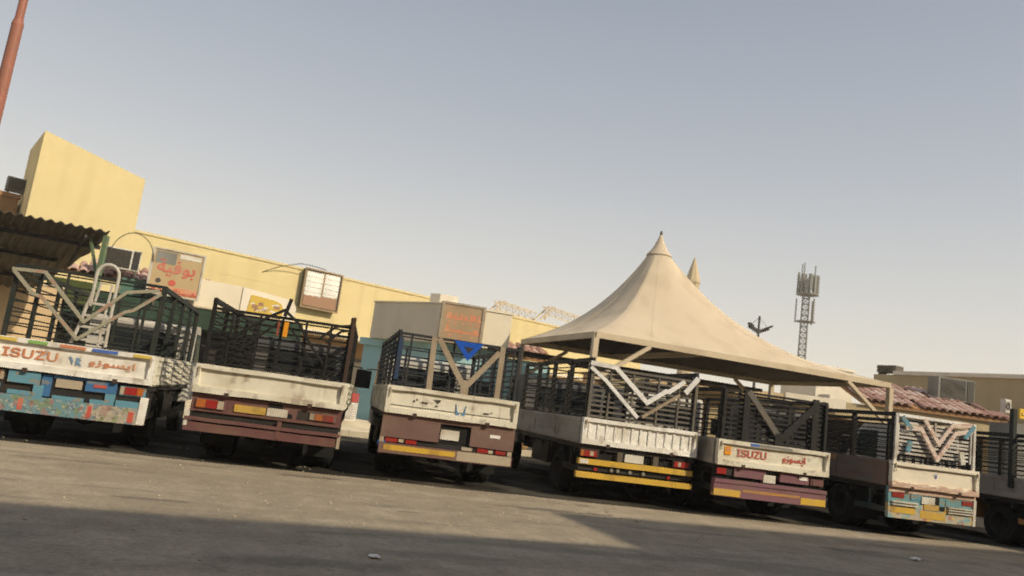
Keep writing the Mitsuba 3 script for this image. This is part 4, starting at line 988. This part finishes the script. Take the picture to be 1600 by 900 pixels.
# -- second truck
k, X, h = truck('second truck from the left, with cream tailgate, maroon rear panel and maroon bumper', (-3.285, 11.447), deg(9.4), 2.14, 0.44, 0.995, 1.38, 2.34,
    'cage_black', 'board_cream', 'board_cream', [
    ('rear_panel', -0.99, 0.99, 0.72, 0.965, 0.0, 'paint_maroon'), ('tail_lamp', -0.93, -0.55, 0.765, 0.90, 0.02, 'paint_umber'), ('amber_lens', -0.92, -0.80, 0.775, 0.89, 0.034, 'lens_amber'), ('red_lens', -0.795, -0.65, 0.775, 0.89, 0.036, 'lens_red'), ('clear_lens', -0.645, -0.57, 0.775, 0.89, 0.034, 'lens_clear'),
    ('number_plate', -0.43, -0.02, 0.77, 0.875, 0.02, 'paint_yellow'), ('plate_recess', 0.0, 0.34, 0.765, 0.95, 0.004, 'dark_void'), ('torn_plate', 0.0, 0.27, 0.77, 0.885, 0.018, 'plate_white'),
    ('shadow_panel', 0.40, 0.72, 0.77, 0.9, 0.01, 'frame_black'), ('tail_lamp', 0.56, 0.92, 0.78, 0.89, 0.02, 'paint_umber'), ('clear_lens', 0.57, 0.63, 0.79, 0.88, 0.034, 'lens_clear'), ('red_lens', 0.64, 0.74, 0.79, 0.88, 0.036, 'lens_amber'), ('orange_lens', 0.75, 0.89, 0.79, 0.88, 0.034, 'lens_red'),  # plain near-black box beside the right lamp
    ('gap_panel', -0.99, 0.99, 0.63, 0.715, -0.04, 'frame_black'), ('bumper_top', -1.03, 1.01, 0.585, 0.63, 0.06, 'paint_maroon'), ('bumper', -1.03, 1.01, 0.44, 0.56, 0.03, 'paint_maroon'),
    ('bumper_upright', 0.16, 0.21, 0.46, 0.71, 0.045, 'paint_maroon'), ('bumper_end', 0.98, 1.02, 0.42, 0.66, 0.05, 'plate_tan'), ('bumper_end', -1.035, -0.99, 0.5, 0.72, 0.04, 'plate_white')],
    nsl=9, side_slats=9, slat_h=0.022, verticals=(-0.66, -0.3, 0.0, 0.32, 0.66), cab='cab_blue', gate_top=0.86, decor=[
    ('arch_bar', [(-0.62, 0.46), (-0.4, 0.66), (-0.2, 0.84), (0.0, 0.98), (0.22, 0.8), (0.42, 0.5), (0.62, 0.26)], 0.04, 'cage_black', 0.0),
    ('arch_bar', [(-0.5, 0.28), (-0.2, 0.62), (0.0, 0.82), (0.2, 0.62), (0.5, 0.2)], 0.03, 'cage_black', 0.0),
    ('spike', [(0.015, 0.9), (0.06, 1.15)], 0.05, 'cage_black', 0.004),
    ('corner_bar', [(0.52, 0.62), (0.72, 0.84), (0.96, 0.9)], 0.035, 'cage_black', 0.0), ('corner_bar', [(0.62, 0.58), (0.8, 0.78), (0.96, 0.82)], 0.035, 'cage_black', 0.0)])
put(f'{k}__cage_gate', 'corner_post', MB().bar((h - 0.05, -0.03, 1.2), (h - 0.05, -0.03, 2.36), 0.055), 'rust_brown', X, label='rusty brown right corner post')
rb = thing('ribbon', 'orange cloth ribbon hanging on the cage gate of the second truck', 'ribbon')
put(rb, 'strip', MB().soft(0.03, 0.095, -0.07, -0.062, 1.93, 2.15, 0.006, 0.06), 'ribbon_orange', X)
put(rb, 'edge', MB().soft(-0.06, -0.03, -0.07, -0.062, 1.93, 2.14, 0.006, 0.06), 'ribbon_red', X)

# -- third truck
k, X, h = truck('third truck from the left, with beige gate bars and a long yellow bumper strip', (-0.68, 12.37), deg(12.0), 2.11, 0.42, 1.045, 1.45, 2.31,
    'cage_navy', 'board_cream', 'board_cream', [
    ('rear_panel', -1.0, -0.14, 0.665, 1.03, 0.02, 'paint_umber'), ('rear_panel', 0.33, 1.0, 0.665, 1.03, 0.02, 'paint_umber'), ('rear_panel', -0.14, 0.33, 0.96, 1.03, 0.015, 'paint_umber'), ('recess', -0.14, 0.33, 0.66, 0.96, -0.04, 'dark_void'),
    ('number_plate', -0.12, 0.16, 0.72, 0.87, -0.01, 'plate_white'), ('white_sticker', 0.62, 0.78, 0.835, 0.885, 0.026, 'paper_white'),
    ('lamp_bar', -0.98, 0.98, 0.585, 0.655, -0.02, 'frame_black'), ('red_lens', -0.92, -0.74, 0.59, 0.65, 0.0, 'lens_red'), ('red_lens', -0.62, -0.46, 0.59, 0.65, 0.0, 'lens_red'), ('clear_lens', -0.72, -0.65, 0.6, 0.65, 0.0, 'lens_clear'),
    ('clear_lens', 0.22, 0.38, 0.59, 0.64, 0.0, 'plate_tan'), ('red_lens', 0.46, 0.62, 0.59, 0.65, 0.0, 'lens_red'), ('clear_lens', 0.63, 0.7, 0.59, 0.64, 0.0, 'lens_clear'), ('red_lens', 0.74, 0.9, 0.59, 0.65, 0.0, 'lens_red'), ('clear_lens', 0.92, 0.99, 0.58, 0.65, 0.01, 'plate_tan'), ('clear_lens', -1.0, -0.94, 0.58, 0.66, 0.01, 'plate_tan'),
    ('bumper', -1.0, 1.0, 0.42, 0.575, 0.04, 'paint_umber'), ('yellow_strip', -0.93, 0.13, 0.47, 0.55, 0.046, 'paint_yellow'), ('bumper_plate', 0.16, 0.98, 0.43, 0.57, 0.045, 'plate_tan')],
    nsl=6, side_slats=9, slat_h=0.02, verticals=(-0.75, -0.1, 0.3, 0.84), cab='cab_white', gate_top=0.96, decor=[
    ('gate_bar', [(-0.40, 0.0), (-0.42, 0.95)], 0.085, 'bar_beige', 0.0), ('gate_bar', [(0.64, 0.0), (0.64, 0.95)], 0.085, 'bar_beige', 0.0),
    ('v_bar', [(-0.34, 0.94), (0.1, 0.17)], 0.085, 'bar_beige', 0.004), ('v_bar', [(0.16, 0.17), (0.58, 0.84)], 0.085, 'bar_beige', 0.004),
    ('v_foot', [(0.13, 0.22), (0.13, 0.0)], 0.13, 'bar_beige', 0.008)])
for sgn in (-1, 1):
    put(f'{k}__tailgate', 'emblem', MB().prism([(0.13 + sgn * 0.012, 1.12), (0.13 + sgn * 0.07, 1.12), (0.13 + sgn * 0.085, 1.30), (0.13 + sgn * 0.06, 1.2)][::sgn], -0.041, -0.03), 'letter_blue', X)
for (x, z_, w_) in ((-0.63, 1.24, 0.03), (-0.5, 1.235, 0.1), (-0.58, 1.27, 0.02), (0.62, 1.21, 0.02), (0.5, 1.19, 0.09)):
    put(f'{k}__tailgate', 'faded_lettering', MB().box(x, x + w_, -0.04, -0.0345, z_, z_ + 0.022), 'letter_dark', X)
put(f'{k}__tailgate', 'painted_mark', MB().prism([(-0.32, 1.31), (-0.2, 1.32), (-0.21, 1.28), (-0.26, 1.245), (-0.265, 1.285)], -0.04, -0.035).box(-0.28, -0.24, -0.04, -0.035, 1.205, 1.225), 'letter_dark', X)
put(f'{k}__tailgate', 'panel_seam', MB().box(-h + 0.08, h - 0.08, -0.038, -0.034, 1.155, 1.163), 'letter_dark', X)
pn = thing('pennant', 'blue triangular pennant hanging on the cage gate of the third truck', 'pennant')
tri = Polygon([(-0.13, 2.28), (0.35, 2.28), (0.12, 1.98)])
put(pn, 'cloth', MB().prism(tri.difference(Polygon([(0.03, 2.2), (0.2, 2.2), (0.12, 2.1)])), -0.075, -0.062), 'pennant_blue', X)
put(pn, 'centre', MB().prism([(0.03, 2.2), (0.2, 2.2), (0.12, 2.1)], -0.072, -0.065), 'cage_navy', X)
put(k, 'blue_tape', MB().box(-h - 0.02, -h + 0.09, 0.0, 0.1, 0.52, 0.6), 'tape_blue', X)
put(f'{k}__cage_gate', 'blue_post_tape', MB().bar((-h + 0.1, -0.03, 1.55), (-h + 0.1, -0.03, 2.2), 0.07), 'navy_tape', X)

# -- fourth truck
k, X, h = truck('truck with white ribbed tailgate, two yellow bumper bars and silver zigzag bars on its gate', (2.494, 13.38), deg(13.5), 2.115, 0.375, 0.935, 1.352, 2.355,
    'cage_black', 'board_white', 'board_grey', [
    ('rear_beam', -1.0, 1.0, 0.84, 0.915, 0.0, 'frame_black'), ('lamp_bar', -1.0, 1.0, 0.70, 0.84, -0.06, 'dark_void'),
    ('tail_lamp', -0.98, -0.66, 0.715, 0.835, 0.01, 'frame_black'), ('amber_lens', -0.975, -0.92, 0.725, 0.825, 0.024, 'lens_amber'), ('red_lens', -0.915, -0.70, 0.725, 0.825, 0.026, 'lens_red'), ('clear_lens', -0.82, -0.76, 0.74, 0.815, 0.03, 'lens_clear'),
    ('tail_lamp', 0.62, 0.95, 0.71, 0.825, 0.01, 'frame_black'), ('red_lens', 0.64, 0.90, 0.72, 0.815, 0.024, 'lens_red'), ('clear_lens', 0.71, 0.76, 0.735, 0.805, 0.028, 'lens_clear'),
    ('lamp_bracket', -0.35, -0.26, 0.68, 0.85, 0.02, 'steel_dark'), ('number_plate', -0.22, 0.10, 0.70, 0.83, 0.02, 'plate_white'), ('lamp_bracket', 0.27, 0.36, 0.68, 0.85, 0.02, 'steel_dark'),
    ('yellow_bar', -1.0, 0.97, 0.595, 0.685, 0.04, 'paint_yellow'), ('white_sticker', -0.98, -0.84, 0.605, 0.675, 0.047, 'plate_white'), ('gap_bar', -0.98, 0.98, 0.50, 0.59, -0.03, 'frame_black'),
    ('yellow_bar', -1.02, 0.98, 0.375, 0.465, 0.04, 'paint_yellow'), ('red_lens', -0.72, -0.66, 0.5, 0.55, 0.0, 'lens_red'), ('red_lens', 0.55, 0.6, 0.5, 0.55, 0.0, 'lens_red')],
    nsl=10, side_slats=9, slat_h=0.034, verticals=(-0.6, -0.2, 0.25, 0.62), cab='cab_blue', gate_mat='cage_grey', gate_top=0.86, skirt='frame_black', post_w=0.07, decor=[
    ('zigzag_bar', [(-0.96, 0.92), (-0.55, 0.90), (0.05, 0.38), (0.36, 0.62), (0.42, 0.62), (0.66, 0.82)], 0.075, 'bar_silver', 0.004), ('zigzag_bar', [(0.72, 0.66), (0.9, 0.9)], 0.09, 'bar_silver', 0.004),
    ('zigzag_bar', [(-0.96, 0.84), (-0.7, 0.66), (-0.5, 0.48), (-0.1, 0.12)], 0.06, 'bar_silver', 0.0), ('zigzag_bar', [(0.0, 0.14), (0.3, 0.36), (0.6, 0.58)], 0.05, 'bar_beige', 0.0)])
for i in range(13):
    u = -0.88 + i * 1.76 / 12
    put(f'{k}__tailgate', 'rib', MB().box(u * h - 0.018, u * h + 0.018, -0.044, -0.031, 1.03, 1.27), 'board_white', X)
for i, u in enumerate((-0.42, -0.31, -0.1, 0.13)):
    put(k, 'small_lamp', MB().lathe([(0, -0.02), (0.028, -0.015), (0.036, 0.0), (0.036, 0.04), (0, 0.04)], 'y', (u * h, 0.01, 0.535), 10), 'steel_galv', X)

# -- fifth truck
k, X, h = truck('truck with mauve purple rear, yellow bumper ends and red lettering on a cream tailgate', (4.86, 13.59), deg(14.5), 2.2, 0.355, 0.895, 1.298, 2.16,
    'cage_black', 'board_cream', 'board_grey', [
    ('orange_strip', -0.97, 0.86, 0.865, 0.893, 0.03, 'paint_ochre'), ('rear_panel', -0.66, -0.10, 0.70, 0.86, 0.01, 'paint_mauve'), ('rear_panel', 0.16, 0.68, 0.70, 0.86, 0.01, 'paint_mauve'), ('recess', -0.98, 0.98, 0.64, 0.86, -0.05, 'dark_void'),
    ('tail_lamp', -0.97, -0.7, 0.71, 0.83, 0.0, 'frame_black'), ('red_lens', -0.96, -0.8, 0.72, 0.82, 0.014, 'lens_red'), ('number_plate', -0.14, 0.07, 0.66, 0.79, 0.02, 'plate_white'), ('white_sticker', 0.5, 0.65, 0.77, 0.83, 0.018, 'paper_white'),
    ('tail_lamp', 0.72, 0.96, 0.7, 0.82, 0.0, 'paint_maroon'), ('red_lens', 0.75, 0.9, 0.71, 0.8, 0.012, 'paint_maroon'),
    ('bumper', -1.0, 1.0, 0.355, 0.635, 0.03, 'paint_mauve'), ('bumper_lip', -1.0, 1.0, 0.58, 0.64, 0.05, 'paint_mauve'), ('orange_stripe', -0.5, 0.52, 0.46, 0.505, 0.037, 'paint_ochre'), ('yellow_end', -1.0, -0.54, 0.37, 0.48, 0.042, 'paint_yellow'), ('yellow_end', 0.54, 0.99, 0.365, 0.48, 0.042, 'paint_yellow')],
    nsl=10, side_slats=9, slat_h=0.038, verticals=(-0.55, 0.72), cab='cab_white', gate_mat='cage_black', post_w=0.075, gate_top=0.98, decor=[
    ('gate_bar', [(-0.55, 0.0), (-0.55, 1.0)], 0.12, 'cage_black', 0.0), ('gate_bar', [(0.7, 0.0), (0.7, 1.0)], 0.12, 'cage_black', 0.0),
    ('v_bar', [(-0.52, 0.98), (0.06, 0.18)], 0.10, 'cage_grey', 0.004), ('v_bar', [(0.12, 0.18), (0.66, 0.86)], 0.12, 'cage_black', 0.004), ('v_bar', [(0.06, 0.2), (0.06, 0.0)], 0.16, 'cage_black', 0.006)])
flat_letters(k, X, 'ISUZU', h, -0.66, 1.045, 0.12, 'letter_red', width=0.58)
put(f'{k}__tailgate', 'arabic_lettering', upright(glyphs('isuzu', 0.46), 0.16 * h, -0.036, 1.02), 'letter_red', X)
put(f'{k}__tailgate', 'orange_sticker', MB().box(-0.87 * h, -0.76 * h, -0.04, -0.0345, 1.05, 1.19), 'ribbon_orange', X)
put(f'{k}__tailgate', 'orange_sticker', MB().box(-0.845 * h, -0.785 * h, -0.043, -0.0405, 1.11, 1.17), 'letter_orange', X)
put(f'{k}__tailgate', 'top_sticker', MB().box(-0.45 * h, -0.3 * h, -0.09, -0.083, 1.245, 1.29), 'sticker_blue', X)
put(f'{k}__tailgate', 'top_sticker', MB().box(-0.29 * h, 0.3 * h, -0.09, -0.083, 1.245, 1.29), 'steel_galv', X)

# -- sixth truck
k, X, h = truck('truck with rusty cream tailgate and pink zigzag bars on a silver slatted gate', (7.9, 14.0), deg(14.5), 1.875, 0.347, 0.89, 1.315, 2.155,
    'cage_black', 'board_rusty', 'board_brown', [
    ('rear_panel', -1.0, 1.0, 0.62, 0.875, 0.0, 'paint_teal'), ('upper_strip', -1.0, 1.0, 0.79, 0.88, 0.012, 'board_rusty'), ('red_lens', -0.92, -0.66, 0.70, 0.78, 0.014, 'lens_red'), ('red_lens', 0.68, 0.93, 0.69, 0.77, 0.014, 'lens_red'),
    ('plate_recess', -0.22, 0.16, 0.6, 0.78, 0.003, 'dark_void'), ('white_cover', -0.26, 0.04, 0.64, 0.76, 0.022, 'plate_white'), ('number_plate', -0.2, 0.14, 0.54, 0.635, 0.022, 'paint_yellow'), ('black_lamp', 0.12, 0.28, 0.55, 0.62, 0.02, 'dark_void'),
    ('painted_panel', -0.5, -0.28, 0.68, 0.79, 0.016, 'paint_sky'), ('painted_panel', 0.3, 0.62, 0.64, 0.76, 0.01, 'paint_teal'),
    ('step', -0.94, -0.36, 0.615, 0.635, 0.05, 'plate_white'), ('step', -0.94, -0.36, 0.57, 0.59, 0.05, 'plate_white'), ('step', 0.34, 0.95, 0.615, 0.635, 0.05, 'plate_white'), ('step', 0.34, 0.95, 0.57, 0.59, 0.05, 'plate_white'), ('step', 0.34, 0.95, 0.525, 0.545, 0.05, 'plate_white'),
    ('bumper', -1.0, 1.0, 0.347, 0.615, 0.01, 'faded_print'), ('yellow_patch', -0.94, -0.4, 0.44, 0.54, 0.018, 'paint_yellow'), ('yellow_patch', -0.28, 0.3, 0.39, 0.52, 0.018, 'paint_yellow'), ('edge_strip', 0.94, 1.0, 0.347, 0.8, 0.025, 'plate_white')],
    nsl=10, side_slats=9, slat_h=0.036, verticals=(-0.85, 0.0, 0.85), cab='cab_blue', gate_mat='cage_silver', gate_top=0.98, gate_base=0.14, skirt='paint_dark_teal', post_w=0.07, decor=[
    ('zigzag_bar', [(-0.7, 0.72), (-0.38, 0.74), (0.02, 0.14), (0.42, 0.74), (0.8, 0.84)], 0.075, 'bar_pink', 0.004), ('zigzag_bar', [(-0.3, 0.95), (0.04, 0.48), (0.36, 0.92), (0.82, 0.96)], 0.07, 'bar_pink', 0.0),
    ('corner_bar', [(-0.8, 0.92), (-0.62, 0.72)], 0.08, 'paint_sky', 0.006), ('corner_bar', [(0.66, 0.7), (0.84, 0.94)], 0.08, 'paint_sky', 0.006), ('corner_bar', [(-0.66, 0.26), (-0.62, 0.42)], 0.09, 'paint_sky', 0.006), ('corner_bar', [(0.62, 0.14), (0.58, 0.34)], 0.09, 'plate_white', 0.006)])
put(f'{k}__cage_gate', 'bright_top_rail', MB().bar((-h + 0.1, -0.02, 2.135), (h - 0.1, -0.02, 2.135), 0.03, 0.05), 'bar_silver', X)
emblem(k, X, h, 0.02, 1.10, 0.09, 'sticker_blue')
for s_ in (0.55, 0.75):
    put(f'{k}__side_board', 'yellow_sticker', MB().box(-h - 0.024, -h - 0.019, 2.5 * s_, 2.5 * s_ + 0.4, 1.2, 1.29), 'paint_ochre', X)
put(k, 'yellow_box', MB().box(-h + 0.0, -h + 0.075, 2.05, 2.7, 0.5, 0.72), 'paint_ochre', X)

# -- seventh truck, only its side in the picture
k, X, h = truck('grey sided dark caged truck cut off by the right edge of the picture', (11.35, 14.45), deg(14.0), 2.1, 0.38, 0.92, 1.30, 2.13,
    'cage_black', 'board_cream', 'board_grey', [
    ('rear_panel', -0.99, 0.99, 0.64, 0.9, 0.0, 'paint_maroon'), ('red_lens', -0.92, -0.6, 0.72, 0.84, 0.02, 'lens_red'), ('red_lens', 0.6, 0.92, 0.72, 0.84, 0.02, 'lens_red'), ('number_plate', -0.2, 0.2, 0.68, 0.8, 0.02, 'plate_white'), ('bumper', -1.0, 1.0, 0.38, 0.56, 0.03, 'frame_black')],
    nsl=9, side_slats=8, slat_h=0.045, verticals=(-0.5, 0, 0.5), skirt='paint_ochre', post_w=0.09)
put(f'{k}__cage_side', 'tall_post', MB().bar((-h - 0.02, 1.0, 1.1), (-h - 0.02, 1.0, 2.62), 0.09), 'cage_green', X, label='tall dark post rising above the cage')

# ------------------------------------------------------------------ goods in front of the shops, a parked car, litter


def sack(x, y, z, w, d, h_, mat, label, group):
    m = trimesh.creation.icosphere(2, 1.0)
    v = np.sign(m.vertices) * np.abs(m.vertices) ** 0.62
    v = v * [w / 2, d / 2, h_ / 2] * (1 + 0.06 * (meshkit.noise(m.vertices * 2.3 + x * 5)[:, None] - 0.5))
    one('sack', MB().add(v + [x, y, z + h_ / 2], m.faces), mat, label, 'sack', smooth=True, group=group)


def crate(x, y, z, w, d, h_, mat, label, group, yaw=0.3):
    k_ = thing('crate', label, 'crate', group)
    Xc = placed(x, y, yaw, z)
    for i in range(4):
        zz0 = h_ * i / 4
        put(k_, 'slat', MB().box(-w / 2, w / 2, -d / 2, -d / 2 + 0.02, zz0, zz0 + h_ * 0.19).box(-w / 2, w / 2, d / 2 - 0.02, d / 2, zz0, zz0 + h_ * 0.19).box(-w / 2, -w / 2 + 0.02, -d / 2 + 0.021, d / 2 - 0.021, zz0, zz0 + h_ * 0.19).box(w / 2 - 0.02, w / 2, -d / 2 + 0.021, d / 2 - 0.021, zz0, zz0 + h_ * 0.19), mat, Xc)
    put(k_, 'bottom', MB().box(-w / 2 + 0.022, w / 2 - 0.022, -d / 2 + 0.022, d / 2 - 0.022, 0, 0.02), mat, Xc)


ORD = ('first', 'second', 'third', 'fourth', 'fifth', 'sixth', 'seventh')
gr = random.Random(12)
for i in range(6):
    x = -1.3 + 0.72 * i
    y = 24.0 + 0.34 * x + gr.uniform(-0.1, 0.1)
    for j, lev in enumerate(('lowest', 'middle', 'topmost')[:gr.randint(2, 3)]):
        c = ('white', 'cream', 'brown')[gr.randint(0, 2)]
        sack(x + gr.uniform(-.04, .04), y, 0.13 + 0.42 * j, 0.62, 0.5, 0.44, {'white': 'cloth_white', 'cream': 'board_cream', 'brown': 'box_brown'}[c], f'{c} sack, {lev} in the {ORD[i]} stack behind the cage beside the tent post', 'sacks stacked on the pavement')
for i in range(6):
    x = -9.4 + 0.8 * i
    y = 27.9 + 0.5 * (x + 9.2) * 0.53 + gr.uniform(-0.1, 0.1)
    for j, lev in enumerate(('lowest', 'second', 'third')[:gr.randint(2, 3)]):
        c = ('white', 'red', 'green', 'orange')[gr.randint(0, 3)]
        crate(x, y, 0.13 + 0.34 * j, 0.62, 0.45, 0.33, {'white': 'cloth_white', 'red': 'cloth_red', 'green': 'box_green', 'orange': 'cloth_orange'}[c], f'{c} slatted crate, {lev} in the {ORD[i]} stack before the shops behind the second truck', 'crates stacked before the shops', AA)
gw = thing('garden_wall', 'sandy plastered wall under the corrugated canopy behind the leftmost truck', 'wall')
GX = placed(-15.6, 20.6, math.radians(24))
put(gw, 'wall', MB().soft(0, 3.3, 0, 0.25, 0, 3.0, 0.006, 0.6, 3), 'wall_sand', GX)
put(gw, 'coping', MB().box(-0.04, 3.34, -0.04, 0.29, 3.0, 3.08), 'wall_cream', GX)

cr = thing('parked_car', 'white parked car half hidden behind the second truck', 'car')
CRX = placed(-6.9, 25.6, deg(200))
body = [(-2.1, 0.3), (-2.15, 0.75), (-1.95, 0.92), (-1.1, 0.98), (-0.55, 1.42), (0.9, 1.44), (1.5, 1.0), (2.05, 0.9), (2.12, 0.4), (2.0, 0.28)]
put(cr, 'body', MB().prism([(a, b) for a, b in body], -0.85, 0.85, 'y'), 'cab_white', CRX)
put(cr, 'side_window', MB().prism([(-0.95, 0.98), (-0.5, 1.36), (0.85, 1.38), (1.3, 1.0)], -0.862, -0.852, 'y').prism([(-0.95, 0.98), (-0.5, 1.36), (0.85, 1.38), (1.3, 1.0)], 0.852, 0.862, 'y'), 'glass_dark', CRX)
put(cr, 'windscreen', MB().hexa([(-1.12, -0.7, 0.99), (-1.12, 0.7, 0.99), (-0.6, 0.66, 1.40), (-0.6, -0.66, 1.40)], [(-1.13, -0.7, 1.0), (-1.13, 0.7, 1.0), (-0.61, 0.66, 1.41), (-0.61, -0.66, 1.41)]), 'glass_dark', CRX)
for s_ in (-1, 1):
    put(cr, 'headlight', MB().box(-2.17, -2.1, s_ * 0.62 - 0.14, s_ * 0.62 + 0.14, 0.66, 0.8), 'lamp_white', CRX)
    for x in (-1.3, 1.3):
        kk = numbered(f'{cr}__wheel')
        put(kk, 'tyre', MB().lathe([(0.18, -0.1), (0.29, -0.1), (0.31, -0.05), (0.31, 0.05), (0.29, 0.1), (0.18, 0.1), (0.18, -0.1)], 'y', (x, s_ * 0.78, 0.31), 20), 'black_rubber', CRX)
        put(kk, 'rim', MB().lathe([(0, s_ * 0.06), (0.18, s_ * 0.07), (0.18, 0)], 'y', (x, s_ * 0.78, 0.31), 16), 'steel_galv', CRX)

for (x, y, s_, lab) in ((-0.82, 6.57, 0.045, 'white paper scrap on the shaded road in front of the third truck'), (6.06, 11.1, 0.07, 'white paper scrap on the shaded road in front of the rusty cream truck')):
    m = trimesh.creation.icosphere(2, 1.0)
    v = m.vertices * (0.7 + 0.7 * meshkit.noise(m.vertices * 2.1 + x, 3)[:, None]) * [s_, s_ * 0.8, s_ * 0.28]
    v[:, 2] -= v[:, 2].min()
    one('paper_scrap', MB().add(v + [x, y, 0.002], m.faces), 'paper_white', lab, 'litter', group='paper scraps on the road')
pr_ = random.Random(77)
pb = MB()
for i in range(420):
    x, y = pr_.uniform(-7, 10), pr_.uniform(5.0, 13)
    m = trimesh.creation.icosphere(0, 1.0)
    s_ = pr_.uniform(0.006, 0.018)
    pb.add(m.vertices * [s_, s_ * pr_.uniform(0.6, 1), s_ * 0.6] + [x, y, s_ * 0.3], m.faces)
put(None, 'gravel', pb, 'stone_pale', label='loose pebbles and grit scattered on the road', kind='stuff')
